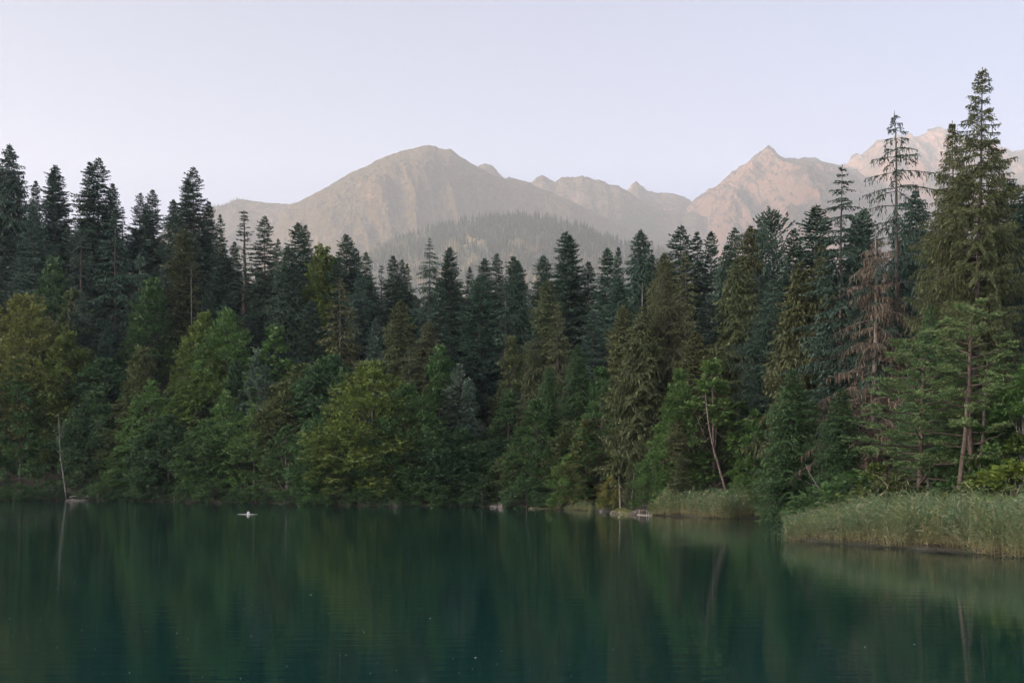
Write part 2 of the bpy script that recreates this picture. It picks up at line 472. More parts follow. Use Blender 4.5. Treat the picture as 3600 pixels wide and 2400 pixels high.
mountain('mountain', [(1490, 600), (1560, 500), (1590, 463), (1615, 447), (1640, 428), (1660, 412), (1680, 398), (1705, 378), (1730, 362), (1748, 349), (1764, 336), (1775, 344), (1785, 354), (1800, 361), (1825, 365), (1880, 367),
                      (1905, 372), (1938, 381), (1975, 396), (2040, 430), (2120, 480), (2260, 560), (2400, 620)],
         7000, 3600, 480, 180, 15, MT_B, 'sharp pyramid peak with a sunlit left flank and shaded notch', gamp=150, glen=300, skew=-0.16, jag=24, rough=70, shrub=0.35,
         spurs=[(1764, 1690, 330, 420, 130, .85), (1764, 1860, 120, 100, 120, .6), (1890, 1960, 240, 300, 90, .9), (1640, 1570, 150, 260, 80, .8)])
mountain('mountain', [(1800, 470), (1880, 410), (1935, 381), (1950, 370), (1965, 357), (1982, 346), (2000, 335), (2022, 322), (2045, 318), (2075, 306), (2090, 300), (2110, 309), (2130, 303), (2160, 292), (2190, 300),
                      (2230, 318), (2290, 332), (2302, 338), (2330, 345), (2352, 350), (2450, 375), (2560, 420), (2760, 480)],
         8200, 4300, 440, 160, 19, MT_B, 'long jagged pink rock massif behind the tallest spruces', gamp=230, glen=330, skew=-0.15, jag=48, rough=80, shrub=0.3,
         spurs=[(1990, 1930, 300, 360, 110, .8), (2100, 2060, 280, 300, 110, .8), (2320, 2300, 280, 300, 110, .8)])

# wooded knoll in the middle distance, with its forest as one mass
KN_U = [700, 790, 830, 860, 900, 960, 1020, 1090, 1140, 1200, 1260, 1300, 1340, 1380, 1420, 1460, 1530, 1600, 1700, 1850]
KN_V = [680, 625, 600, 580, 560, 540, 522, 508, 502, 504, 508, 518, 528, 548, 560, 572, 585, 600, 640, 690]
KD, KB = 3800., 2300.
def knoll_z(x, y):
    u_ = 1176 + FP * x / KD
    zr = Z_of(np.interp(u_, KN_U, KN_V), KD)
    t_ = np.clip((KD - y) / (KD - KB), -1, 1)
    z_ = np.where(t_ < 0, zr * (1 + t_ * 0.7), zr * (1 - np.abs(t_)) ** 0.85)
    return np.maximum(z_ + fbm(x / 180, y / 180, 44, 4) * 22 * np.clip(t_ * 6, 0, 1), 1.0)
kx = np.linspace(X_of(700, KD), X_of(1850, KD), 150); ky = np.linspace(KB, KD + 900, 110)
KX, KY = np.meshgrid(kx, ky)
ii = (np.arange(109)[:, None] * 150 + np.arange(149)[None, :])
m, nt, out = new_mat('meadow')
tc = nd(nt, 'ShaderNodeTexCoord'); f1 = noise(nt, tc.outputs['Object'], 0.02, 7, 0.6)
p = nd(nt, 'ShaderNodeBsdfPrincipled'); p.inputs['Roughness'].default_value = 0.95
at = nd(nt, 'ShaderNodeAttribute', attribute_name='tint')
nt.links.new(mixc(nt, at.outputs['Fac'], ramp(nt, f1, [(0.35, (0.035, 0.04, 0.022)), (0.65, (0.06, 0.06, 0.032))]), ramp(nt, f1, [(0.35, (0.10, 0.085, 0.04)), (0.65, (0.17, 0.135, 0.065))])), p.inputs['Base Color'])
nt.links.new(p.outputs[0], out.inputs['Surface'])
M_MEADOW = m
KZ = knoll_z(KX, KY); ku = 1176 + FP * KX / KY; kv = 1095 - (KZ - HC) / KY * FP
kt = ((((ku - 1075) / 36) ** 2 + ((kv - 553) / 12) ** 2 < 1) | (((ku - 1185) / 28) ** 2 + ((kv - 560) / 11) ** 2 < 1)).astype(float)
tag(link('hill', make_mesh('hill', np.stack([KX, KY, KZ], -1), np.stack([ii, ii + 1, ii + 151, ii + 150], -1).reshape(-1, 4), None, {'tint': kt}, [M_MEADOW], True)),
    'wooded foothill below the grassy mountain', kind='structure')

def far_forest(name, pts, hts, tints, mats, label, seed):
    rs = np.random.RandomState(seed)
    n = len(pts); sides = 5; tiers = 3
    V = []; T = []; base = 0
    th = np.arange(sides) / sides * 2 * math.pi
    allV = np.zeros((n, tiers, sides + 1, 3))
    rot = rs.rand(n, tiers, 1) * 6.28
    wr = hts * rs.uniform(0.13, 0.19, n)
    for k in range(tiers):
        z0 = hts * (0.06 + 0.28 * k); z1 = np.minimum(z0 + hts * 0.48, hts)
        r = wr * (1 - 0.30 * k)
        rr = r[:, None] * rs.uniform(0.55, 1.2, (n, sides))
        allV[:, k, :sides, 0] = pts[:, 0:1] + np.cos(th + rot[:, k]) * rr
        allV[:, k, :sides, 1] = pts[:, 1:2] + np.sin(th + rot[:, k]) * rr
        allV[:, k, :sides, 2] = (pts[:, 2] + z0)[:, None] + rs.uniform(-0.04, 0.05, (n, sides)) * hts[:, None]
        allV[:, k, sides, 0] = pts[:, 0]; allV[:, k, sides, 1] = pts[:, 1]; allV[:, k, sides, 2] = pts[:, 2] + z1
    V = allV.reshape(-1, 3)
    b = (np.arange(n * tiers) * (sides + 1))[:, None]
    j = np.arange(sides)[None, :]
    T = np.stack([b + j, b + (j + 1) % sides, b + sides + 0 * j], -1).reshape(-1, 3)
    A = np.repeat(tints, tiers * (sides + 1))
    return tag(link(name, make_mesh(name, V, None, T, {'tint': A}, mats)), label, kind='stuff')

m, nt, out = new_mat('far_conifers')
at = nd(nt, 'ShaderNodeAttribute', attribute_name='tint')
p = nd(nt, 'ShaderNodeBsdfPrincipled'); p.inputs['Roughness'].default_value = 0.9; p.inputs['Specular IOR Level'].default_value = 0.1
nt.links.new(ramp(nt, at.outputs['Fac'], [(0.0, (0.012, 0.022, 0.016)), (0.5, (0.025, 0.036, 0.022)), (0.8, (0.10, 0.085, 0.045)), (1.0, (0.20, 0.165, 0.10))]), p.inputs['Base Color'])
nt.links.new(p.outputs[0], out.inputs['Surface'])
M_FARCON = m
rs = np.random.RandomState(5)
N = 12500
fx = rs.uniform(X_of(760, KD), X_of(1800, KD), N); fy = KD - (KD - KB) * rs.rand(N) ** 1.1 + rs.uniform(0, 60, N)
fz = knoll_z(fx, fy)
fu = 1176 + FP * fx / fy; fv = 1095 - (fz - HC) / fy * FP
def near(u0, v0, ru, rv): return ((fu - u0) / ru) ** 2 + ((fv - v0) / rv) ** 2 < 1
clear = near(1075, 553, 24, 6) | near(1105, 566, 10, 8) | near(1185, 560, 20, 7)
keep = (~clear) & (fz > 3) & (vnoise(fx / 45, fy / 45, 77) > 0.12)
fx, fy, fz, fv = fx[keep], fy[keep], fz[keep], fv[keep]
pale = vnoise(fx / 60, fy / 90, 78) + rs.uniform(-0.35, 0.35, len(fx)) + np.clip((fv - 540) / 120, 0, 0.35)  # random larch tones; trees lower down painted paler as sunlit
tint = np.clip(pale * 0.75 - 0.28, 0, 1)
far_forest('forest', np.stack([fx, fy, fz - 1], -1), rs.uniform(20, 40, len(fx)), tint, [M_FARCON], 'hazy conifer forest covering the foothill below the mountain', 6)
# the scattered trees along the left shoulder and on the grassy mountain's flank
def scatter_on(obj_idx, seed, n, fn):
    me = bpy.data.objects[obj_idx].data
    co = np.zeros(len(me.vertices) * 3, dtype=np.float32); me.vertices.foreach_get('co', co); co = co.reshape(-1, 3)
    u_ = 1176 + FP * co[:, 0] / co[:, 1]; v_ = 1095 - (co[:, 2] - HC) / co[:, 1] * FP
    w_ = fn(u_, v_, co); rs_ = np.random.RandomState(seed)
    i_ = rs_.choice(len(co), n, p=w_ / w_.sum())
    return co[i_] + rs_.uniform(-4, 4, (n, 3)) * np.array([1, 1, 0])
pA = scatter_on('mountain', 1, 160, lambda u_, v_, c_: ((u_ > 478) & (u_ < 560) & (c_[:, 1] > 5840) & (c_[:, 1] <= 5901)).astype(float))
pB = scatter_on('mountain.001', 2, 1500, lambda u_, v_, c_: (((u_ > 780) & (u_ < 1130) & (v_ > 455 + np.abs(u_ - 930) * 0.06) & (c_[:, 1] < 5450)) * np.clip((v_ - 450) / 120, 0, 1) * (fbm(c_[:, 0] / 220, c_[:, 1] / 220, 61, 3) > 0.08)).astype(float) + 1e-9)
pF = np.vstack([pA, pB])
rs = np.random.RandomState(9)
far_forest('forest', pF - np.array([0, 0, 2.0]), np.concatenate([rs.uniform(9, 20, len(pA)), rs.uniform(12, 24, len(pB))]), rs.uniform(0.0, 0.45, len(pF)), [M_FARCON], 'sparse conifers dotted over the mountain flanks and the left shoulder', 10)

# clearings and farm building on the foothill
def gable_house(name, u, d, w, l, h, label):
    x = X_of(u, d); z = float(knoll_z(np.array(x), np.array(d)))
    root = bpy.data.objects.new(name, None); COL.objects.link(root); root.location = (x, d, z)
    g = Geo()
    V = [(-w/2, -l/2, -2), (w/2, -l/2, -2), (w/2, l/2, -2), (-w/2, l/2, -2), (-w/2, -l/2, h), (w/2, -l/2, h), (w/2, l/2, h), (-w/2, l/2, h), (-w/2, 0, h+2.2), (w/2, 0, h+2.2)]
    g.add(V, [(0, 1, 5, 4), (1, 2, 6, 5), (2, 3, 7, 6), (3, 0, 4, 7)], [(4, 8, 7), (5, 6, 9)])
    link('wall', g.mesh('barn_wall', [plain_mat('barn_boards', (0.40, 0.34, 0.20), 0.8)]), root)
    g = Geo(); e = 0.7
    for s_ in (-1, 1):
        V = [(-w/2-e, s_*(l/2+e), h-0.35), (w/2+e, s_*(l/2+e), h-0.35), (w/2+e, 0, h+2.5), (-w/2-e, 0, h+2.5), (-w/2-e, s_*(l/2+e), h-0.1), (w/2+e, s_*(l/2+e), h-0.1), (w/2+e, 0, h+2.75), (-w/2-e, 0, h+2.75)]
        g.add(V, [(0, 1, 2, 3), (4, 5, 6, 7), (0, 1, 5, 4), (1, 2, 6, 5), (3, 0, 4, 7)])
    link('roof', g.mesh('barn_roof', [plain_mat('barn_roof_grey', (0.20, 0.18, 0.17), 0.8)]), root)
    g = Geo()
    for k in range(4):
        x0 = -w/2 + w * (0.14 + 0.22 * k); y0 = -l/2 - 0.06
        g.add([(x0, y0, 1.2), (x0 + 1.1, y0, 1.2), (x0 + 1.1, y0, 2.6), (x0, y0, 2.6)], [(0, 1, 2, 3)])
        o = link('window', g.mesh('barn_window', [plain_mat('dark_glass', (0.03, 0.03, 0.035), 0.2)]), root); g = Geo()
    tag(root, label, 'barn')
gable_house('barn', 1192, 3150, 20, 10, 6, 'small pale yellow barn in a clearing of the hazy foothill forest')

# hill out of view behind left, placed and shaped to shade the lake
hx = np.linspace(-620, 620, 60); hy = np.linspace(-330, 330, 30)
HX, HY = np.meshgrid(hx, hy)
HZ = 250 * np.exp(-(HY / 150.) ** 2) * np.clip(1.15 - (HX / 590.) ** 4, 0, 1) * (1 + 0.10 * fbm(HX / 160, HY / 160, 90, 4)) - 4
ca, sa = math.cos(math.atan2(math.sin(SUN_AZ), -math.cos(SUN_AZ))), math.sin(math.atan2(math.sin(SUN_AZ), -math.cos(SUN_AZ)))
WX = 1200 * math.sin(SUN_AZ) + HX * ca - HY * sa; WY = 150 + 1200 * math.cos(SUN_AZ) + HX * sa + HY * ca
ii = (np.arange(29)[:, None] * 60 + np.arange(59)[None, :])
tag(link('hill', make_mesh('hill', np.stack([WX, WY, HZ], -1), np.stack([ii, ii + 1, ii + 61, ii + 60], -1).reshape(-1, 4), None, None, [M_GROUND], True)), 'unseen dark hill placed to shade the lake from the low sun', kind='structure')

# evening haze over the whole valley
m = bpy.data.materials.new('haze_air'); m.use_nodes = True
nt = m.node_tree
for n in list(nt.nodes): nt.nodes.remove(n)
out = nt.nodes.new('ShaderNodeOutputMaterial')
vs_ = nt.nodes.new('ShaderNodeVolumePrincipled')
vs_.inputs['Color'].default_value = HAZE_COL + (1,)
vs_.inputs['Density'].default_value = HAZE_DENS
vs_.inputs['Anisotropy'].default_value = 0.0
nt.links.new(vs_.outputs[0], out.inputs['Volume'])
hv = [(x, y, z) for z in (-6.0, 2680.0) for y in (-9400.0, 9700.0) for x in (-9400.0, 9400.0)]
hq = [(0, 2, 3, 1), (4, 5, 7, 6), (0, 1, 5, 4), (1, 3, 7, 5), (3, 2, 6, 7), (2, 0, 4, 6)]
tag(link('haze', make_mesh('haze', hv, hq, None, None, [m])), 'pale evening haze filling the valley', kind='stuff')

#TREES#
# ------------------------------------------------------------------ tree makers (each returns meshes: trunk, crown, own height)
def conifer(seed, H=28.0, R=3.6, base=0.18, spacing=0.42, nbr=5, up_top=0.5, slope=-0.12, curve=-0.12, hang=0.0, twl=0.42, tw_step=0.22,
            segl=0.30, width=0.088, thin=0.0, gaps=0.17, inner=0.06, needle=M_NEEDLE, bark=M_BARK, bare=14, flat=0.0, trunk_r=0.26, cexp=7.5,
            toptuft=True, sway=0.25, azgap=0.0, sidehang=0.0, double=False, browntw=False):
    rs = np.random.RandomState(seed)
    gt = Geo(); gc = Geo()
    zt = np.linspace(-1.2, H, 16)
    swx = np.cumsum(rs.normal(0, sway / 8, 16)); swy = np.cumsum(rs.normal(0, sway / 8, 16)); swx -= swx[-1]; swy -= swy[-1]
    axis = lambda z: np.stack([np.interp(z, zt, swx), np.interp(z, zt, swy), z], -1)
    tr = trunk_r * np.clip(1 - zt / H, 0, 1.05) ** 0.85 + 0.015
    tr[0] *= 1.35
    tube(gt, np.stack([swx, swy, zt], -1), tr, 8, 0.5)
    stems = [(0.0, 0.0, H)]
    z = H - 0.25
    ph = rs.rand() * 6.28
    while z > H * base:
        s = H - z
        Lm = R * (1 - math.exp(-s / cexp)) * 1.12 + 0.12
        lowfade = min(1.0, (z - H * base) / (H * 0.12) + 0.45)
        n = nbr + (rs.rand() < 0.5)
        ph += rs.uniform(0.4, 1.2)
        gapz = 0.75 + 0.5 * vnoise(z / 1.3, seed * 0.37, 5)
        for b in range(n):
            a = ph + b * 6.283 / n + rs.normal(0, 0.22)
            gn = float(vnoise(z / 2.6 + 50, a * 1.1 + 9 + seed, 7))
            if gn < gaps * 0.9 and s > 2.0 and rs.rand() < 0.85: 
                continue
            if azgap and math.cos(a - azgap) > 0.5 and rs.rand() < 0.7 and s > 3: continue
            L = Lm * lowfade * gapz * rs.uniform(0.72, 1.15) * (0.8 + 0.4 * gn)
            if L < 0.12: continue
            sl = slope + (up_top - slope) * math.exp(-s / 2.2) + rs.normal(0, 0.06)
            cu = curve + rs.normal(0, 0.05)
            rad = np.array([math.cos(a), math.sin(a), 0.0]); tan = np.array([-rad[1], rad[0], 0.0])
            bend = rs.normal(0, 0.12)
            o = axis(np.array([z + rs.normal(0, 0.08)]))[0]
            def bp(t):
                t = np.asarray(t)[:, None]
                return o + rad * (L * t) + tan * (L * bend * t * t) + np.array([0, 0, 1.0]) * (L * (sl * t + cu * t * t + (0.16 * t ** 3 if flat >= 0 else 0)))
            tb = np.linspace(0, 1, 4)
            if L > 0.5:
                r0 = 0.010 + 0.013 * L
                tube(gt, bp(tb), r0 * (1 - 0.85 * tb), 3, 0.5, cap=False)
            nt_ = max(3, int(L / tw_step))
            t = (np.arange(nt_) + rs.rand(nt_)) / nt_
            t = inner + (1 - inner) * t
            for side in (-1, 1):
                P = bp(t)
                l = twl * L * (1 - t) ** 0.75 + 0.16 + 0.10 * rs.rand(nt_)
                l = l * rs.uniform(0.6, 1.2, nt_)
                l = np.minimum(l, 1.25)
                dirv = rad * 0.62 + tan * side * 0.80 + np.array([0, 0, 1.0]) * (sl * 0.5 + cu * t[:, None] * 0.8)
                dirv = dirv + rs.normal(0, 0.14, (nt_, 3))
                dirv /= np.linalg.norm(dirv, axis=1, keepdims=True)
                m_ = np.maximum(1, np.ceil(l / segl)).astype(int)
                for k in range(m_.max()):
                    sel = m_ > k
                    if thin: sel = sel & (rs.rand(nt_) > thin)
                    if not sel.any(): continue
                    q0 = (l * k / m_)[sel][:, None]; q1 = (l * (k + 1.25) / m_)[sel][:, None]
                    drop = np.array([0, 0, -1.0])
                    h0 = (hang * q0 * q0 * 1.2 + sidehang * q0); h1 = (hang * q1 * q1 * 1.2 + sidehang * q1)
                    p0 = P[sel] + dirv[sel] * q0 + drop * h0
                    p1 = P[sel] + dirv[sel] * q1 + drop * h1 + rs.normal(0, 0.03, (sel.sum(), 3))
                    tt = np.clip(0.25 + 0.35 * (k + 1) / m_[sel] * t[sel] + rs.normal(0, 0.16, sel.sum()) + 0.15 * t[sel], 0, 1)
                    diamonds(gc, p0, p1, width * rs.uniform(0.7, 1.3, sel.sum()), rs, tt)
                if hang > 0.5:      # curtains of hanging twigs
                    rp = 2 if width < 0.06 else 1; nh = nt_ * rp; P_ = np.vstack([P] * rp); D_ = np.vstack([dirv] * rp); l_ = np.concatenate([l] * rp)
                    hp = P_ + D_ * (l_ * rs.rand(nh))[:, None] * 0.9
                    hl = hang * rs.uniform(0.15, 0.75, nh) * min(1.0, 0.35 + L / 3.0)
                    prev = hp
                    for k in range(2):
                        nx = prev + np.array([0, 0, -1.0]) * (hl / 2)[:, None] + rs.normal(0, 0.05, (nh, 3))
                        diamonds(gc, prev + np.array([0, 0, 0.05]), nx, width * 0.6 * rs.uniform(0.7, 1.2, nh), rs, np.clip(rs.normal(0.4, 0.15, nh), 0, 1))
                        prev = nx
            # needles along the branch itself and its tip
            tl = np.linspace(max(inner, 0.2), 1, max(3, int(L / 0.3)))
            pb = bp(tl)
            diamonds(gc, pb[:-1], pb[1:] + (pb[1:] - pb[:-1]) * 0.3, width * 1.1, rs, 0.5)
        z -= spacing * (0.55 + 0.45 * min(1, s / 6.0)) * rs.uniform(0.7, 1.3)
    if toptuft:
        P = axis(np.linspace(H - 1.5, H - 0.05, 8))
        diamonds(gc, P, P + np.array([0, 0, 0.32]), 0.06, rs, 0.6)
    for k in range(bare):
        zb = rs.uniform(0.06, base + 0.10) * H; a = rs.rand() * 6.28; L = rs.uniform(0.5, R * 0.8)
        t = np.linspace(0, 1, 5)[:, None]
        o = axis(np.array([zb]))[0]
        pts = o + np.array([math.cos(a), math.sin(a), 0]) * L * t + np.array([0, 0, 1.0]) * L * (-0.05 * t - rs.uniform(0.2, 0.6) * t * t) + rs.normal(0, 0.04, (5, 3)) * t
        tube(gt, pts, 0.035 * (1 - 0.8 * t[:, 0]), 3, 0.5, cap=False)
    return (gt.mesh('conifer_trunk', [bark], True), gc.mesh('conifer_crown', [needle]), H)

def dead_conifer(seed, H=22.0, R=4.0, strands=True, bark=M_DEAD, base=0.12, spacing=0.5):
    rs = np.random.RandomState(seed); gt = Geo(); gc = Geo()
    zt = np.linspace(-1, H, 14)
    tube(gt, np.stack([np.sin(zt * 0.3) * 0.08, np.cos(zt * 0.23) * 0.08, zt], -1), 0.22 * np.clip(1 - zt / H, 0, 1) ** 0.8 + 0.015, 7)
    z = H - 0.3
    while z > H * base:
        s = H - z
        Lm = R * (1 - math.exp(-s / 8.0))
        for b in range(4):
            a = rs.rand() * 6.283; L = Lm * rs.uniform(0.4, 1.15)
            rad = np.array([math.cos(a), math.sin(a), 0]); tan = np.array([-rad[1], rad[0], 0])
            t = np.linspace(0, 1, 6)[:, None]
            cu = rs.uniform(-0.75, -0.25); sl = rs.uniform(-0.05, 0.25)
            pts = np.array([0, 0, z]) + rad * L * t + tan * L * rs.normal(0, 0.15) * t * t + np.array([0, 0, 1.0]) * L * (sl * t + cu * t * t) + rs.normal(0, 0.05, (6, 3)) * t
            tube(gt, pts, (0.014 + 0.010 * L) * (1 - 0.8 * t[:, 0]), 3, 0.5, cap=False)
            if strands and L > 0.4:
                n = int(L / 0.10) + 3
                tt = rs.uniform(0.15, 1, n)
                P = np.stack([np.interp(tt, t[:, 0], pts[:, c_]) for c_ in range(3)], -1)
                sd = rs.choice([-1, 1], n)[:, None]
                l = (0.25 + 0.5 * (1 - tt) * L * 0.4)[:, None]
                d1 = rad * 0.5 + tan * sd * 0.7 + rs.normal(0, 0.2, (n, 3))
                e1 = P + d1 * l + np.array([0, 0, -0.10])
                diamonds(gc, P, e1, 0.014, rs, rs.rand(n))
                for q in range(3):
                    f = rs.rand(n)[:, None]
                    p0 = P + (e1 - P) * f
                    p1 = p0 + np.array([0, 0, -1.0]) * rs.uniform(0.15, 0.7, (n, 1)) + rs.normal(0, 0.08, (n, 3))
                    diamonds(gc, p0, p1, 0.022, rs, rs.rand(n))
        z -= spacing * rs.uniform(0.6, 1.4)
    if not strands:
        diamonds(gc, np.array([[0, 0, H - 0.5]]), np.array([[0, 0, H]]), 0.03, rs, 0.5)
    return (gt.mesh('dead_trunk', [bark], True), gc.mesh('dead_twigs', [M_NEEDLE]), H)

def broadleaf(seed, H=12.0, R=4.5, base=0.02, nclump=70, leaves=300, leaf=0.15, spiky=0.35, conic=0.35, bark=M_BARK, mat=M_LEAF, aspect=0.5,
              trunk_r=0.2, csize=0.17, flat=0.55, limbs=16, pale_limbs=False, needle=False, hollow=0.0, trunkpts=None):
    rs = np.random.RandomState(seed); gt = Geo(); gc = Geo()
    if trunkpts is None:
        zt = np.linspace(-0.8, H * 0.92, 9)
        tx = np.cumsum(rs.normal(0, 0.05 * H / 12, 9)); ty = np.cumsum(rs.normal(0, 0.05 * H / 12, 9)); tx -= tx[0]; ty -= ty[0]
        tp = np.stack([tx, ty, zt], -1)
    else:
        tp = np.asarray(trunkpts, float)
    zt = tp[:, 2]
    tube(gt, tp, trunk_r * np.clip(1 - zt / (H * 0.98), 0, 1.05) ** 0.8 + 0.02, 7)
    i = np.arange(nclump)
    zr = ((i + rs.rand(nclump)) / nclump) ** 0.9
    prof = np.where(zr < 0.30, 0.85 + 0.5 * zr, 1.0 - ((zr - 0.30) / 0.70) ** (1.4 + (0.8 - conic)) ) 
    prof = np.maximum(prof * (1 - conic * 0.35 * zr), 0.06)
    az = i * 2.39996 + rs.normal(0, 0.3, nclump)
    rr = prof * R * rs.uniform(0.35, 0.98, nclump) ** 0.5
    cz = H * (base + (0.95 - base) * zr)
    ax = np.stack([np.interp(cz, zt, tp[:, 0]), np.interp(cz, zt, tp[:, 1])], -1)
    C = np.stack([ax[:, 0] + np.cos(az) * rr, ax[:, 1] + np.sin(az) * rr, cz + rs.normal(0, 0.02 * H, nclump)], -1)
    cr = csize * (0.5 * H + 0.5 * 2 * R) * 0.62 * rs.uniform(0.6, 1.35, nclump) * (0.55 + 0.45 * np.clip(prof, 0, 1))
    for k in range(nclump):
        n = int(leaves * (cr[k] / (csize * 0.31 * (H + 2 * R))) ** 2 * rs.uniform(0.7, 1.2)) + 20
        c = C[k]; out_ = np.array([math.cos(az[k]), math.sin(az[k]), 0.0])
        # layered sprays inside the clump: each spray is a small fan of leaves on a tilted plane
        ns = max(4, n // 12)
        d = rs.normal(size=(ns, 3)); d /= np.linalg.norm(d, axis=1, keepdims=True)
        rad = cr[k] * rs.uniform(0.55, 1.0, (ns, 1))
        d[:, 2] = d[:, 2] * flat + 0.08
        sp = c + d * rad
        up = zr[k] ** 2 * spiky
        fan = out_ * (0.8 - up) + d * 0.7 + np.array([0, 0, 1.0]) * (up * 1.6 - 0.10) + rs.normal(0, 0.2, (ns, 3))
        fan /= np.linalg.norm(fan, axis=1, keepdims=True)
        side = np.cross(fan, np.array([0, 0, 1.0]) + rs.normal(0, 0.25, (ns, 3))); side /= (np.linalg.norm(side, axis=1, keepdims=True) + 1e-6)
        nl = 12
        fl = cr[k] * 0.42 + 0.12
        s_ = rs.rand(ns, nl, 1); w_ = rs.uniform(-1, 1, (ns, nl, 1))
        P = sp[:, None] + fan[:, None] * (s_ * fl) + side[:, None] * (w_ * fl * 0.55 * (1 - 0.5 * s_)) + rs.normal(0, 0.04, (ns, nl, 3))
        nrm = np.cross(fan, side)[:, None] * np.sign(np.cross(fan, side)[:, None, 2:3] + 1e-6) + rs.normal(0, 0.45, (ns, nl, 3))
        ld = fan[:, None] * 0.7 + side[:, None] * w_ * 0.9 + rs.normal(0, 0.35, (ns, nl, 3)) + np.array([0, 0, -0.15])
        ld /= np.linalg.norm(ld, axis=2, keepdims=True)
        ll = leaf * rs.uniform(0.7, 1.4, (ns, nl, 1))
        P = P.reshape(-1, 3); ld = ld.reshape(-1, 3); ll = ll.reshape(-1, 1); nrm = nrm.reshape(-1, 3)
        ct = rs.rand() * 0.25
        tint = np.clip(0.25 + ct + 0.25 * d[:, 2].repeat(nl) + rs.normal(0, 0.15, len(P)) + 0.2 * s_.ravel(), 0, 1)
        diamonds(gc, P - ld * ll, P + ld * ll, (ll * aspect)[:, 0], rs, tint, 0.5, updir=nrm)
    order = rs.permutation(nclump)[:limbs]
    for k in order:
        z0 = max(H * 0.08, C[k, 2] - rs.uniform(0.12, 0.35) * H)
        o = np.array([np.interp(z0, zt, tp[:, 0]), np.interp(z0, zt, tp[:, 1]), z0])
        t = np.linspace(0, 1, 6)[:, None]
        mid = o * (1 - t) + C[k] * t; mid[:, 2] = o[2] + (C[k, 2] - o[2]) * (t[:, 0] ** 1.4)
        mid += rs.normal(0, 0.03 * H / 12, (6, 3)) * t
        tube(gt, mid, (0.25 * trunk_r + 0.01) * (1 - 0.8 * t[:, 0]) + 0.006, 4, 0.5, cap=False)
    return (gt.mesh('tree_trunk', [bark], True), gc.mesh('tree_crown', [mat]), H)

def pine(seed, H=15.0, R=4.5, base=0.30, nl=46, bark=M_BARKO, lean=(0, 0), tuft=300):
    rs = np.random.RandomState(seed); gt = Geo(); gc = Geo()
    zt = np.linspace(-0.8, H * 0.97, 12)
    tx = np.interp(zt, [-1, H], [0, lean[0]]) + np.sin(zt * 0.35 + seed) * 0.10; ty = np.interp(zt, [-1, H], [0, lean[1]]) + np.cos(zt * 0.3) * 0.10
    tube(gt, np.stack([tx, ty, zt], -1), 0.19 * np.clip(1 - zt / H, 0, 1.02) ** 0.7 + 0.02, 8)
    for k in range(nl):
        zr = (k + rs.rand()) / nl
        z0 = H * (base + (0.97 - base) * zr)
        az = k * 2.4 + rs.normal(0, 0.4)
        L = R * (0.35 + 0.65 * (1 - zr) ** 0.7) * rs.uniform(0.55, 1.15) * (0.75 + 0.25 * min(1, zr * 4))
        rad = np.array([math.cos(az), math.sin(az), 0])
        t = np.linspace(0, 1, 6)[:, None]
        rise = rs.uniform(-0.08, 0.22) + 0.35 * zr
        o = np.array([np.interp(z0, zt, tx), np.interp(z0, zt, ty), z0])
        pts = o + rad * L * t + np.array([0, 0, 1.0]) * L * (rise * t - 0.12 * t * (1 - t)) + rs.normal(0, 0.05, (6, 3)) * t
        tube(gt, pts, (0.02 + 0.013 * L) * (1 - 0.8 * t[:, 0]), 4, 0.5, cap=False)
        if k < nl * 0.22 and rs.rand() < 0.55: continue
        nt_ = int(5 + L * 4.0)
        tt = np.clip(rs.beta(3.2, 1.3, nt_), 0.25, 1)
        P = np.stack([np.interp(tt, t[:, 0], pts[:, c_]) for c_ in range(3)], -1)
        tan = np.array([-rad[1], rad[0], 0])
        P = P + tan * (rs.normal(0, 0.32, (nt_, 1)) * L * 0.45 * (0.4 + tt[:, None] * 0.6)) + np.array([0, 0, 1.0]) * rs.normal(0.08, 0.10, (nt_, 1))
        for q in range(nt_):
            nn = int(tuft / 10)
            d = rs.normal(size=(nn, 3)); d[:, 2] = np.abs(d[:, 2]) * 0.8 + 0.15; d /= np.linalg.norm(d, axis=1, keepdims=True)
            s0 = P[q] + rad * rs.normal(0, 0.10, (nn, 1)) + tan * rs.normal(0, 0.10, (nn, 1))
            diamonds(gc, s0, s0 + d * rs.uniform(0.14, 0.30, (nn, 1)), 0.026, rs, np.clip(rs.normal(0.45, 0.2, nn) + 0.2 * d[:, 2], 0, 1))
    return (gt.mesh('pine_trunk', [bark], True), gc.mesh('pine_crown', [M_NEEDLE]), H)

M_BARKL = wood_mat('bark_mid_brown', (0.09, 0.07, 0.06), (0.20, 0.155, 0.13))  # mid-toned brown bark, between grey-brown and pale
PROTO = {}
# slim and broad firs with stacked boughs
PROTO['firA'] = conifer(1, 28, 3.9, up_top=0.7, slope=0.05, curve=-0.10, spacing=0.46)
PROTO['firB'] = conifer(2, 28, 4.6, up_top=0.6, slope=0.0, curve=-0.16, spacing=0.52, gaps=0.22)
PROTO['firC'] = conifer(3, 28, 3.5, up_top=0.7, slope=-0.05, curve=-0.10, spacing=0.42, cexp=7)
PROTO['firD'] = conifer(4, 28, 5.1, up_top=0.5, slope=-0.05, curve=-0.18, spacing=0.55, gaps=0.25, cexp=9)
PROTO['firE'] = conifer(5, 26, 4.1, up_top=0.8, slope=0.15, curve=-0.12, spacing=0.5, base=0.25, gaps=0.24, bare=30)
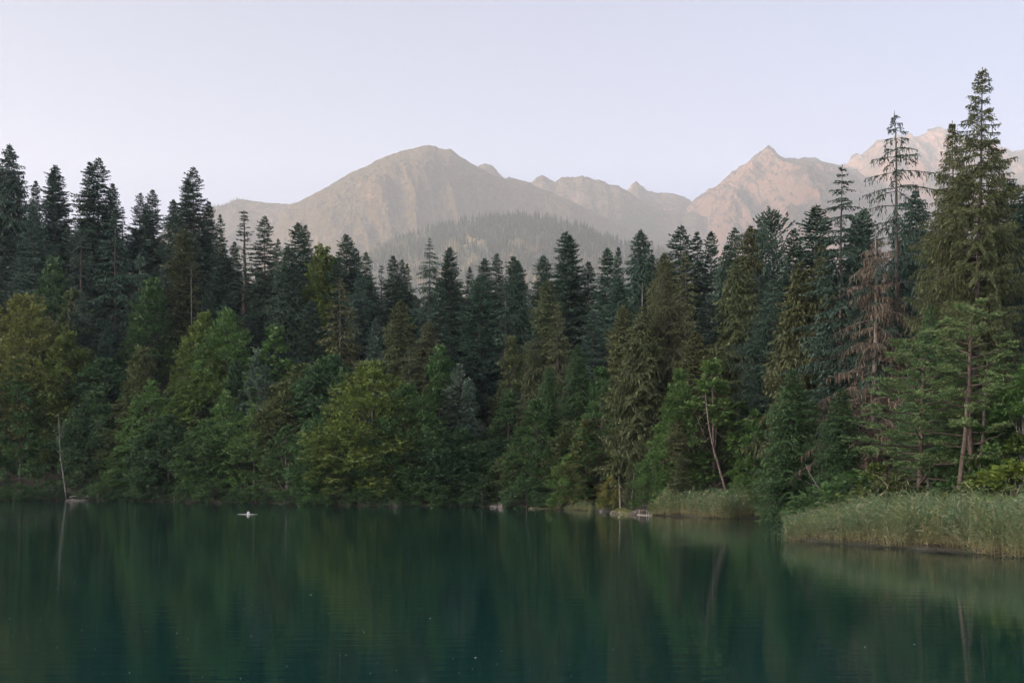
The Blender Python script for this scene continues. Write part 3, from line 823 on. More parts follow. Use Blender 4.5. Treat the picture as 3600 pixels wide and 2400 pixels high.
# spruces with drooping twigs
PROTO['sprA'] = conifer(6, 30, 4.5, up_top=0.5, slope=-0.10, curve=-0.22, hang=0.7, spacing=0.5, base=0.12)
PROTO['sprB'] = conifer(7, 30, 5.1, up_top=0.4, slope=-0.18, curve=-0.25, hang=0.9, spacing=0.55, base=0.10, gaps=0.24, cexp=10)
PROTO['sprC'] = conifer(8, 30, 4.0, up_top=0.5, slope=-0.15, curve=-0.15, hang=0.6, spacing=0.45, base=0.2, gaps=0.26, bare=40)
# thin and half-bare ones, trunk showing
PROTO['thinA'] = conifer(9, 27, 3.6, up_top=0.4, slope=-0.05, curve=-0.35, hang=0.6, spacing=0.75, base=0.25, gaps=0.48, thin=0.25, inner=0.2, bark=M_BARK, bare=50)
PROTO['thinB'] = conifer(10, 26, 3.0, up_top=0.4, slope=-0.10, curve=-0.25, hang=0.6, spacing=0.6, base=0.3, gaps=0.45, thin=0.2, inner=0.2, bark=M_BARKL, bare=40)
PROTO['spike'] = conifer(11, 24, 2.0, up_top=0.1, slope=-0.1, curve=0.05, spacing=0.9, gaps=0.5, cexp=14, thin=0.2, bare=20)
# young dense conifers
PROTO['yngA'] = conifer(12, 12, 2.4, up_top=0.8, slope=0.1, curve=-0.12, spacing=0.3, base=0.02, cexp=5, width=0.065, tw_step=0.16, segl=0.24, bare=4, trunk_r=0.12, gaps=0.15)
PROTO['yngB'] = conifer(13, 10, 2.4, up_top=0.6, slope=-0.05, curve=-0.12, hang=0.5, spacing=0.3, base=0.02, cexp=5, width=0.06, tw_step=0.16, segl=0.24, bare=6, trunk_r=0.10, gaps=0.22)
PROTO['stork'] = conifer(31, 25, 4.2, up_top=1.1, slope=0.55, curve=-0.12, spacing=0.65, base=0.2, gaps=0.30, cexp=4.0, thin=0.1, bare=40)
# near, finely built ones on the right
PROTO['bigA'] = conifer(14, 36, 5.4, up_top=0.6, slope=-0.04, curve=-0.16, hang=0.55, spacing=0.48, nbr=5, base=0.10, gaps=0.32, cexp=11, tw_step=0.20, segl=0.21, width=0.050, inner=0.22, twl=0.38, bare=30, trunk_r=0.36)
PROTO['bigB'] = conifer(15, 33, 4.9, up_top=0.5, slope=-0.12, curve=-0.20, hang=0.7, spacing=0.46, nbr=6, base=0.08, gaps=0.38, cexp=10, tw_step=0.23, segl=0.22, width=0.048, inner=0.12, bare=30, trunk_r=0.32)
PROTO['sparse'] = conifer(16, 30, 5.0, up_top=0.15, slope=0.02, curve=-0.42, hang=0.9, spacing=1.15, nbr=4, base=0.10, gaps=0.20, cexp=9, tw_step=0.25, segl=0.28, width=0.042, inner=0.2, twl=0.26, thin=0.25, bark=M_BARK, bare=40, trunk_r=0.30)
PROTO['sparse2'] = conifer(17, 30, 4.4, up_top=0.3, slope=-0.02, curve=-0.28, hang=0.5, spacing=0.95, nbr=5, base=0.10, gaps=0.22, cexp=9, tw_step=0.17, segl=0.24, width=0.06, twl=0.34, bare=40, trunk_r=0.28)
PROTO['dense'] = conifer(18, 20, 4.3, up_top=0.6, slope=-0.12, curve=-0.15, hang=0.5, spacing=0.34, nbr=6, base=0.02, gaps=0.20, cexp=8, tw_step=0.18, segl=0.24, width=0.055, bare=6, trunk_r=0.2)
PROTO['dead'] = dead_conifer(19)
PROTO['deadB'] = dead_conifer(20, 16, 2.6, True)
PROTO['snag'] = dead_conifer(21, 12, 0.7, False, M_BARKP, 0.3, 1.2)
# broad-leaved trees
PROTO['beeA'] = broadleaf(30, 15, 6.0, conic=0.2, spiky=0.7, nclump=135)
PROTO['beeB'] = broadleaf(31, 12, 4.6, conic=0.1, spiky=0.4, nclump=115)
PROTO['beeC'] = broadleaf(32, 10, 4.4, conic=0.0, spiky=0.2, nclump=110)
PROTO['beeD'] = broadleaf(33, 13, 3.7, conic=0.6, spiky=0.7, nclump=105)
PROTO['cone'] = broadleaf(34, 16, 4.2, conic=0.9, spiky=0.6, nclump=100, csize=0.14, leaves=260)
PROTO['ashA'] = broadleaf(35, 14, 4.6, conic=0.3, spiky=0.3, nclump=80, csize=0.19, leaves=280, flat=0.4)
PROTO['ashB'] = broadleaf(36, 11, 4.0, conic=0.4, spiky=0.2, nclump=64, csize=0.19, leaves=280, flat=0.35, bark=M_BARKP)
PROTO['slim'] = broadleaf(37, 13, 2.2, base=0.1, conic=0.5, spiky=0.8, nclump=50, csize=0.14, leaves=200, bark=M_BARKL, trunk_r=0.09)
PROTO['nearleaf'] = broadleaf(38, 7, 3.2, base=0.03, conic=0.2, spiky=0.2, nclump=70, csize=0.16, leaves=300, leaf=0.09, trunk_r=0.08)
PROTO['bushA'] = broadleaf(39, 3.2, 2.4, base=0.0, conic=0.0, spiky=0.3, nclump=30, csize=0.22, leaves=230, leaf=0.10, trunk_r=0.04, limbs=8)
PROTO['bushB'] = broadleaf(40, 4.2, 2.2, base=0.0, conic=0.3, spiky=0.5, nclump=32, csize=0.2, leaves=230, leaf=0.11, trunk_r=0.05, limbs=8, bark=M_BARKP)
PROTO['pineA'] = pine(41, 15, 4.2, 0.28)
PROTO['pineB'] = pine(42, 13, 5.4, 0.16, nl=60, lean=(-0.5, 0))
PROTO['pineC'] = pine(43, 14, 2.6, 0.45, nl=26)

COLS = {'dk': (0.038, 0.090, 0.064), 'dk2': (0.032, 0.078, 0.060), 'bl': (0.060, 0.110, 0.090), 'ol': (0.090, 0.108, 0.040), 'ol2': (0.105, 0.105, 0.048), 'gr': (0.044, 0.110, 0.036),
        'gr2': (0.036, 0.095, 0.042), 'lg': (0.074, 0.155, 0.042), 'yg': (0.098, 0.150, 0.032), 'ye': (0.150, 0.150, 0.040), 'sl': (0.080, 0.130, 0.100), 'br': (0.17, 0.125, 0.098), 'rb': (0.078, 0.104, 0.042), 'vl': (0.12, 0.20, 0.07), 'vg': (0.11, 0.17, 0.024)}
KINDNAME = {'fir': 'fir_tree', 'spr': 'spruce_tree', 'thi': 'spruce_tree', 'spi': 'spruce_tree', 'yng': 'young_fir_tree', 'sto': 'fir_tree', 'big': 'spruce_tree', 'spa': 'spruce_tree', 'den': 'spruce_tree',
            'dea': 'dead_tree', 'sna': 'dead_tree', 'bee': 'beech_tree', 'con': 'alder_tree', 'ash': 'ash_tree', 'sli': 'birch_tree', 'nea': 'alder_tree', 'bus': 'bush', 'pin': 'pine_tree'}
RS = np.random.RandomState(777)
def plant(u, v, dd, kind, wf, col, label, group=None, bury=0.0, rot=None, lean=(0, 0)):
    d = float(shore(u)) + dd
    x = float(X_of(u, d)); z0 = float(ground_z(np.array(x), np.array(d)))
    h = float(Z_of(v, d)) - z0
    tm, cm, H = PROTO[kind]
    s = h / H
    root = bpy.data.objects.new(KINDNAME[kind[:3]], None); COL.objects.link(root)
    root.location = (x, d, z0); lean = (RS.normal(0, 0.012), RS.normal(0, 0.012))
    root.rotation_euler = (lean[0], lean[1], RS.uniform(0, 6.28) if rot is None else rot)
    root.empty_display_size = 0.5
    # slender trees keep their bough scale: width follows height only partly
    sw = 1.06 * wf * (0.45 + 0.55 * s) if H > 11 else wf * s
    root.scale = (sw, sw, s)
    cat = 'bush' if kind[:3] == 'bus' else 'tree'
    tag(root, label, cat, group)
    c = COLS[col] if kind[:3] not in ('bee', 'ash', 'con', 'nea', 'bus', 'sli') else tuple(q * 1.35 for q in COLS[col])
    j = 1 + RS.uniform(-0.12, 0.12); k = 1 + RS.uniform(-0.10, 0.10)
    t_ = link('trunk', tm, root); w_ = link('crown', cm, root)
    w_.color = (c[0] * j * k, c[1] * j, c[2] * j, 1)
    return root, h, d
# ------------------------------------------------------------------ trees one by one (u, v of the tip; distance behind the shore; make; width; colour; label)
HEROES = [
# skyline, left hillside
(26, 332, 62, 'sprA', 1.15, 'dk', 'tall dense dark spruce, first full spruce from the left edge of the skyline'),
(-8, 360, 66, 'sprB', 1.1, 'dk', 'dark spruce cut by the left picture edge, only its right boughs in view'),
(76, 414, 70, 'firC', 0.8, 'dk', 'thin fir tip tucked right beside the first tall spruce at far left'),
(135, 382, 64, 'firA', 1.1, 'dk2', 'right and taller tip of the close triple of blackish firs, second group from left'),
(118, 394, 66, 'firC', 0.9, 'dk2', 'shorter left tip of the close triple of blackish firs, second group from left'),
(223, 362, 62, 'firB', 1.15, 'dk', 'tallest fir of the left hillside, see-through trunk line in its pointed top'),
(206, 368, 60, 'firD', 0.9, 'dk', 'blunt topped fir pressed against the left side of the tallest left hillside fir'),
(257, 422, 66, 'firC', 1.0, 'dk', 'lower fir shoulder right beside the tallest left hillside fir'),
(281, 476, 68, 'spike', 1.1, 'dk', 'small thin fir tip right of the broad twin fir group'),
(318, 446, 70, 'firE', 0.9, 'dk2', 'slim fir with narrow needle-like tip between the two big left fir groups'),
(350, 438, 66, 'firC', 1.0, 'dk2', 'dark pointed fir just left of the big double fir with wide boughs'),
(335, 470, 70, 'firA', 0.9, 'dk2', 'low fir tip squeezed between two slim firs in the dip of the left skyline'),
(446, 384, 62, 'firB', 1.05, 'dk2', 'tall black fir with open stacked boughs, last high one before the mountain'),
(424, 412, 64, 'firA', 0.95, 'dk2', 'lower left companion leaning on the last high black fir before the mountain'),
(396, 458, 66, 'sprC', 0.9, 'dk', 'ragged spruce spike with crooked top left of the last high black fir'),
(478, 462, 68, 'firC', 0.95, 'dk', 'fir descending like a stair right of the last high black fir'),
(505, 492, 62, 'firD', 0.65, 'dk', 'slender stacked fir standing alone against the low mountain shoulder'),
(560, 484, 60, 'spike', 2.0, 'dk', 'broken-looking spruce with bare black spike against the low mountain shoulder'),
(534, 556, 64, 'firC', 0.9, 'dk', 'small fir tip left below the bare black spiked spruce'),
(607, 498, 60, 'firB', 0.95, 'dk', 'bushy dark fir right of the bare black spiked spruce'),
(636, 549, 60, 'firD', 0.6, 'dk', 'small slim fir in front of the foot of the grassy mountain'),
(687, 514, 58, 'firA', 1.1, 'dk', 'left and broader tip of the twin firs below the mountain slope'),
(706, 518, 58, 'firB', 0.75, 'dk', 'right and slimmer tip of the twin firs below the mountain slope'),
(744, 569, 56, 'beeD', 1.0, 'yg', 'yellow-green beech crown breaking the fir skyline under the grassy mountain'),
(762, 580, 58, 'slim', 1.3, 'lg', 'smaller green birch top right beside the yellow-green skyline beech'),
(796, 540, 58, 'firA', 1.15, 'dk', 'strong fir with dense cone below the centre of the mountain slope'),
(814, 571, 62, 'firC', 1.0, 'dk', 'lower right shoulder fir of the strong cone-shaped fir'),
(845, 578, 60, 'firD', 0.85, 'dk', 'fir with open herringbone tip left of a row of low firs'),
(876, 610, 64, 'spike', 1.3, 'dk', 'tiny spiky fir tip in the low stretch of the skyline'),
(906, 587, 60, 'firC', 0.9, 'dk', 'first of two close small firs in the low stretch of the skyline'),
(920, 597, 62, 'firE', 0.7, 'dk', 'second and lower of two close small firs in the low stretch of the skyline'),
(936, 604, 60, 'firD', 0.55, 'dk', 'very slim fir just left of the wide tiered spruce'),
(983, 546, 58, 'sparse2', 0.9, 'dk2', 'spruce with wide tiers and a waist gap before the hazy forest'),
(1036, 569, 60, 'firA', 0.95, 'dk', 'regular fir right of the wide tiered spruce with the waist gap'),
(1022, 598, 64, 'firC', 0.9, 'dk', 'low fir tip left touching the regular fir of the centre skyline'),
(1082, 612, 64, 'firD', 0.6, 'dk', 'smallest fir tip in the centre of the skyline'),
(1112, 594, 62, 'firA', 0.95, 'dk', 'left one of two even fir tips below the hazy forest'),
(1139, 582, 62, 'firB', 0.8, 'dk', 'right and sharper one of two even fir tips below the hazy forest'),
(1176, 588, 64, 'firC', 1.1, 'dk', 'broad-shouldered fir left of the small barn clearing'),
(1192, 598, 64, 'sprC', 0.9, 'dk', 'ragged fir tip directly below the small far barn'),
(1247, 585, 62, 'firA', 1.05, 'dk', 'rounded fir cone left of the tallest centre fir'),
(1298, 534, 58, 'firB', 1.05, 'dk', 'tallest fir of the centre skyline, double topped'),
(1308, 540, 58, 'firA', 0.95, 'dk', 'right half of the double top of the tallest centre fir pair'),
(1351, 601, 64, 'firC', 0.9, 'dk', 'small fir tip right of the double-topped centre firs'),
(1396, 572, 62, 'firA', 0.95, 'dk', 'bushy fir left of a thin spiky one under the shaded ridge'),
(1422, 569, 62, 'firE', 0.6, 'dk', 'thin spiky fir under the end of the shaded ridge'),
(1462, 528, 58, 'sprC', 1.0, 'dk', 'pointed spruce standing under the saddle between the mountains'),
(1494, 586, 56, 'firA', 0.9, 'dk', 'low blunt fir just right of the pointed spruce under the saddle'),
(1528, 580, 46, 'sprC', 1.0, 'ol', 'greyish spruce top in front of the broad dark fir under the saddle'),
(1562, 519, 56, 'firB', 1.1, 'dk2', 'broad dark fir right under the saddle of the mountains'),
(1571, 576, 44, 'thinA', 0.8, 'ol', 'pale trunked spruce in front of the broad dark fir under the saddle'),
(1605, 532, 60, 'firD', 0.75, 'dk', 'free standing small fir, left of two below the pyramid peak'),
(1638, 533, 60, 'firE', 0.85, 'dk', 'free standing narrow fir, right of two below the pyramid peak'),
(1688, 520, 54, 'sprA', 0.85, 'dk', 'plump spruce tip below the left flank of the pyramid peak'),
(1720, 517, 48, 'sprC', 0.9, 'ol', 'left tip of the olive spruce pair below the pyramid peak'),
(1736, 528, 50, 'firC', 1.0, 'dk', 'right darker tip of the olive spruce pair below the pyramid peak'),
(1786, 483, 44, 'stork', 0.8, 'dk2', 'dark fir with a round candelabra top below the pyramid peak'),
(1822, 530, 52, 'firC', 0.85, 'dk', 'small fir tip right beside the candelabra-topped fir'),
(1865, 474, 56, 'firA', 1.15, 'dk2', 'dense blue-black fir cone right of the candelabra-topped fir'),
(1925, 383, 42, 'sparse2', 0.95, 'dk2', 'fir with slim bottle-shaped top and four wide tiers against the pink massif'),
(1966, 500, 60, 'firC', 1.0, 'dk', 'low dark fir just right of the bottle-topped fir'),
(1985, 481, 62, 'firA', 0.9, 'dk', 'low dark fir left behind the sparse drooping spruce'),
(2064, 262, 40, 'sparse', 1.05, 'dk2', 'tall sparse spruce with thin drooping boughs against the pink massif'),
(2101, 440, 52, 'sprA', 0.95, 'dk2', 'dark spruce right behind the sparse drooping spruce'),
(2233, 160, 29, 'bigA', 0.84, 'ol', 'tallest tree, shaggy spruce with see-through top at right'),
(2190, 285, 32, 'bigB', 0.72, 'ol', 'slightly lower shaggy spruce grown into the left side of the tallest tree'),
(2290, 420, 34, 'bigB', 0.62, 'dk', 'shaded spruce filling the right side below the tallest tree'),
(2330, 424, 44, 'firA', 1.1, 'dk2', 'dark fir at the right edge behind the tallest tree'),
(2362, 440, 40, 'sprB', 1.1, 'dk2', 'dark spruce cut by the right picture edge'),
# second rank, left
(79, 472, 42, 'firB', 1.1, 'bl', 'mid-slope fir with lit greyish tip at left, above the yellow beech'),
(187, 527, 44, 'thinB', 1.1, 'bl', 'mid-slope fir with two pale trunk lines left of the big grey one'),
(262, 484, 40, 'thinA', 1.25, 'dk', 'big greyish mid-slope fir with long bare trunk below its crown'),
(312, 574, 40, 'slim', 0.8, 'bl', 'slim mid-slope tree with a white stem between the two big firs'),
(421, 524, 40, 'firA', 1.15, 'ol', 'mid-slope fir with a yellowish lit crown, left of the white dead stem'),
(440, 600, 38, 'snag', 0.5, 'bl', 'white dead stem standing in front of the dark firs'),
(379, 612, 42, 'yngA', 0.9, 'bl', 'small blue-green fir left of the yellowish-topped fir'),
(117, 600, 34, 'beeD', 1.1, 'gr2', 'shaded green beech above the big yellow beech at left'),
(347, 644, 32, 'beeD', 1.1, 'gr', 'green broad-leaved tree halfway up between the mid-slope firs'),
(168, 654, 30, 'slim', 1.5, 'rb', 'yellow-brown small tree right above the yellow beech'),
(192, 670, 29, 'yngA', 0.95, 'sl', 'silvery young fir right beside the yellow-brown small tree'),
(519, 708, 30, 'beeA', 0.8, 'lg', 'broad-leaved tree with pale yellow-green top on the left slope'),
(470, 716, 29, 'beeB', 0.85, 'yg', 'yellowish low crown left of the pale yellow-green slope tree'),
(592, 676, 40, 'firC', 1.1, 'dk2', 'dark fir behind the slim green birch of the left slope'),
(664, 566, 46, 'sprA', 1.05, 'dk', 'dark spruce in the second rank below the slim fir of the mountain foot'),
(714, 690, 32, 'firA', 1.05, 'dk2', 'blue-black fir left of the tall bare-trunked spruce'),
(780, 640, 30, 'thinA', 1.25, 'ol', 'tall spruce with long bare grey trunk above the low beech bushes'),
(824, 628, 42, 'firC', 1.0, 'bl', 'slim fir tip right behind the bare-trunked spruce'),
(623, 737, 26, 'slim', 1.7, 'lg', 'slender upright green birch on the left slope'),
(592, 806, 22, 'beeD', 0.85, 'sl', 'pale bluish-green tree left of the silver fir'),
(608, 838, 18, 'yngA', 1.1, 'sl', 'silver-green fir with a pale stem line above the lakeside ash trees'),
(541, 826, 24, 'yngB', 1.0, 'gr2', 'small dark spruce left of the pale bluish-green tree'),
(866, 730, 38, 'yngA', 0.8, 'bl', 'small blue fir left of the olive conifer of the centre slope'),
(919, 690, 28, 'sprC', 1.1, 'ol', 'conspicuous olive spruce with pale trunk on the centre slope'),
(983, 738, 22, 'sprA', 1.1, 'ol2', 'brownish spruce with pale dead trunk right of the conspicuous olive one'),
(941, 790, 19, 'thinB', 0.95, 'rb', 'half-dead brownish spruce between two olive spruces'),
(864, 776, 19, 'yngA', 1.05, 'bl', 'pale tipped small fir above the large lakeside beech'),
(1010, 800, 18, 'beeD', 0.9, 'gr', 'green shoulder tree right below the brownish spruce'),
(1052, 834, 14, 'yngA', 1.1, 'sl', 'blue-green young fir right of the large lakeside beech'),
(1080, 870, 13, 'yngB', 0.8, 'sl', 'smaller blue-green fir at the right foot of the bigger young one'),
(1104, 632, 30, 'firA', 1.2, 'dk', 'massive dark fir column in the centre of the wood'),
(1160, 645, 32, 'thinB', 1.1, 'dk', 'dark spruce with pale stem right of the massive centre fir column'),
(1004, 640, 46, 'firD', 0.8, 'dk', 'second-rank fir below the wide tiered spruce'),
(1180, 760, 24, 'cone', 0.8, 'rb', 'dull brown-green tree left of the olive spruce pair in the centre'),
(1255, 640, 34, 'sprC', 1.05, 'rb', 'brown-tinged tall spruce left below the double-topped firs'),
(1285, 700, 22, 'thinA', 0.85, 'ol2', 'half-dead spruce with a fan of bare white boughs halfway down'),
(1225, 790, 20, 'sprB', 0.85, 'rb', 'brown-green shaggy spruce left of the half-dead fan spruce'),
(1364, 714, 26, 'firB', 1.1, 'bl', 'blue fir right of the half-dead fan spruce'),
(1328, 792, 16, 'sprC', 0.9, 'gr', 'narrow green spruce between fan spruce and blue fir'),
(1263, 840, 13, 'sprC', 0.8, 'gr', 'small pale-stemmed spruce left of the narrow green one'),
(1415, 640, 40, 'sprC', 1.1, 'dk', 'dark green shaggy spruce behind the blue fir'),
(1436, 700, 26, 'sprC', 0.95, 'ol', 'thin-stemmed olive spruce left of the big right-centre one'),
(1474, 702, 18, 'sprB', 1.15, 'ol', 'big olive spruce with grey trunk and shaggy boughs right of centre'),
(1477, 648, 30, 'snag', 0.8, 'br', 'broken pale snag sticking out behind the big olive spruce'),
(1533, 600, 24, 'bigB', 0.95, 'ol2', 'spruce with a cascade of bare grey hanging boughs right of centre'),
(1578, 690, 32, 'thinB', 0.95, 'ol', 'pale thin trunk spruce right of the cascade spruce'),
(1622, 674, 34, 'firB', 1.0, 'bl', 'bluish fir filling the dark gap right of the cascade spruce'),
(1603, 758, 18, 'sprC', 1.0, 'ol', 'spruce with short spiky top above the leaning trunk'),
(1643, 812, 14, 'slim', 1.6, 'lg', 'light green birch with thin white stem right above the leaning trunk'),
(1555, 834, 10, 'cone', 0.75, 'lg', 'bright green tall alder left of the leaning trunk'),
(1380, 830, 9, 'cone', 0.9, 'gr', 'smooth green cone-shaped alder behind the small reed tuft'),
(1680, 560, 40, 'sprB', 0.95, 'dk', 'hanging-bough spruce left of the tall olive wall of spruces'),
(1710, 590, 30, 'sprB', 1.2, 'ol', 'shaggy olive spruce forming the wall left of the candelabra fir'),
(1775, 640, 22, 'bigB', 1.15, 'dk', 'wide dark spruce with black shelf-like boughs in front of the candelabra fir'),
(1838, 600, 48, 'sprB', 1.05, 'ol', 'olive spruce between candelabra fir and brown dead tree'),
(1890, 560, 50, 'bigB', 0.85, 'ol', 'green-brown spruce under the bottle-topped fir'),
(1955, 640, 54, 'sprB', 0.9, 'dk', 'shaded spruce left behind the pinkish-brown dead tree'),
(2010, 525, 37, 'dead', 1.6, 'br', 'pinkish-brown dead larch-like tree full of hanging twigs'),
(2075, 620, 52, 'sparse', 0.95, 'rb', 'grey half-bare spruce right of the pinkish-brown dead tree'),
(2150, 700, 24, 'bigB', 0.75, 'gr', 'bright green hanging spruce skirt below the tallest tree'),
(2040, 690, 56, 'sprB', 0.9, 'dk', 'dark spruce seen behind the pinkish-brown dead tree'),
# front rank, left and centre (broad-leaved)
(60, 676, 17, 'beeA', 1.15, 'ye', 'great yellow-tinted beech at the left edge of the shore wood'),
(150, 760, 15, 'beeB', 0.9, 'yg', 'right shoulder beech of the great yellow-tinted one'),
(236, 818, 16, 'beeC', 1.0, 'gr2', 'dark round beech right of the great yellow-tinted beech'),
(48, 830, 7, 'ashA', 1.0, 'gr', 'green ash below the great yellow beech at far left'),
(330, 800, 16, 'beeD', 1.0, 'rb', 'reddish-brown tinged tree above the lakeside ash trees at left'),
(458, 846, 15, 'beeC', 0.95, 'yg', 'yellow-green round crown with feathery edge left of centre-left'),
(420, 862, 17, 'beeC', 0.9, 'rb', 'dull reddish-green round crown beside the feathery yellow-green one'),
(352, 876, 8, 'ashA', 1.1, 'lg', 'pale green ash with bright upper leaves over the left shore'),
(300, 905, 10, 'beeC', 0.8, 'rb', 'small russet crown left beside the pale green ash'),
(390, 950, 5, 'beeC', 1.0, 'gr2', 'shaded beech reaching over the water right of the pale green ash'),
(265, 1030, 2.5, 'ashB', 1.0, 'lg', 'low green ash leaning over the left shore near the driftwood'),
(310, 990, 5, 'ashB', 1.0, 'gr', 'dark green ash right behind the low one near the driftwood'),
(220, 900, 8, 'beeB', 1.0, 'gr2', 'shaded beech left of the small russet crown'),
(522, 900, 7, 'ashA', 0.85, 'lg', 'bright pointed ash in the middle of the left shore'),
(585, 930, 6, 'ashA', 0.9, 'lg', 'second bright ash right of the bright pointed one'),
(660, 975, 5, 'ashB', 1.1, 'gr', 'green ash with leafy shelves reaching low over the water'),
(470, 960, 5, 'beeC', 0.95, 'gr', 'green beech left under the bright pointed ash'),
(668, 888, 14, 'beeC', 0.95, 'rb', 'olive-brown round crown left of the large lakeside beech'),
(705, 832, 24, 'beeC', 1.1, 'rb', 'reddish-topped broad bush-like tree below the bare-trunked spruce'),
(767, 812, 22, 'beeC', 0.95, 'gr2', 'dark round beech crown right below the bare-trunked spruce'),
(860, 827, 8, 'beeA', 1.25, 'yg', 'large yellow-green beech on the lake shore left of centre'),
(935, 880, 6, 'beeA', 0.95, 'gr', 'green beech joined to the right side of the large lakeside beech'),
(760, 935, 5, 'beeB', 1.1, 'gr', 'green beech below the left side of the large lakeside beech'),
(1000, 975, 5, 'beeC', 1.0, 'gr2', 'dark low beech right of the large lakeside beech'),
(1058, 980, 7, 'beeC', 1.1, 'gr2', 'shaded broad-leaved tree in the dark recess of the shore'),
(1110, 1010, 5, 'beeC', 0.95, 'gr2', 'deeply shaded tree beside the boulder on the shore'),
(1168, 900, 16, 'beeD', 1.0, 'gr2', 'brown-green tree behind the alder by the boulder'),
(1228, 908, 5, 'cone', 1.15, 'gr', 'tall blue-green alder with a visible stem right of the boulder'),
(1215, 1060, 2.5, 'nearleaf', 0.9, 'gr', 'low leafy alder shoots at the foot of the tall blue-green alder'),
(1346, 955, 5, 'cone', 1.0, 'ol', 'broad olive-green alder right behind the small reed tuft'),
(1310, 1040, 3.5, 'nearleaf', 1.0, 'lg', 'leafy lower alder in front of the broad olive-green one'),
(1404, 1092, 1.6, 'nearleaf', 0.9, 'ye', 'small tree with golden yellow leaves beside the mossy bank'),
(1500, 1030, 5, 'nearleaf', 0.8, 'lg', 'light green alder right behind the mossy bank'),
(1536, 900, 8, 'cone', 0.8, 'lg', 'bright green leafy tree column left of the small lit spruce'),
(1565, 1042, 3.0, 'yngB', 1.15, 'ol', 'small lit spruce with pale stem behind the middle reeds'),
(1555, 960, 7, 'thinB', 0.9, 'ol2', 'bare-boughed thin spruce above the small lit spruce'),
(1700, 1085, 3.0, 'nearleaf', 0.9, 'lg', 'green alder bush right of the foot of the leaning trunk'),
(1730, 930, 8, 'cone', 0.7, 'lg', 'pale green tree column left of the dark young spruce'),
(1824, 845, 33, 'dense', 1.0, 'gr', 'dense dark green spruce with skirts down to the water left of the big reeds'),
(1775, 1045, 2.0, 'nearleaf', 0.8, 'gr', 'low green boughs over the cove beside the dense spruce'),
(1934, 890, 32, 'dense', 0.85, 'gr', 'mid-green spruce between the dense spruce and the pines'),
(2101, 786, 13, 'pineB', 1.15, 'vl', 'wide low-boughed pine, left of the pines behind the reeds'),
(2226, 700, 13, 'pineA', 1.1, 'vl', 'taller pine with reddish upper trunk behind the reeds'),
(2262, 820, 16, 'pineC', 1.0, 'lg', 'thin dark-trunked pine right behind the taller pine'),
(2330, 800, 17, 'pineA', 1.0, 'gr', 'shaded pine crown at the right edge behind the yellow-green bush'),
(2290, 900, 18, 'beeC', 1.0, 'gr', 'green broad-leaved crown between the pines and the right edge'),
(2348, 840, 15, 'ashB', 0.9, 'lg', 'light green ash at the right edge above the yellow-green bush'),
]
hero_pos = []
for h_ in HEROES:
    u, v, dd, k, wf, c, lab = h_
    lean = (0, 0)
    root, h, d = plant(u, v, dd, k, wf, c, lab)
    R0 = {'con': 4.2, 'bee': 4.8, 'ash': 4.2, 'sli': 2.0, 'nea': 3.0, 'yng': 2.4, 'big': 4.8, 'dea': 3.5}.get(k[:3], 3.2)
    hero_pos.append((u, v, d, R0 * root.scale[0] * FP / d, h * FP / d, h))

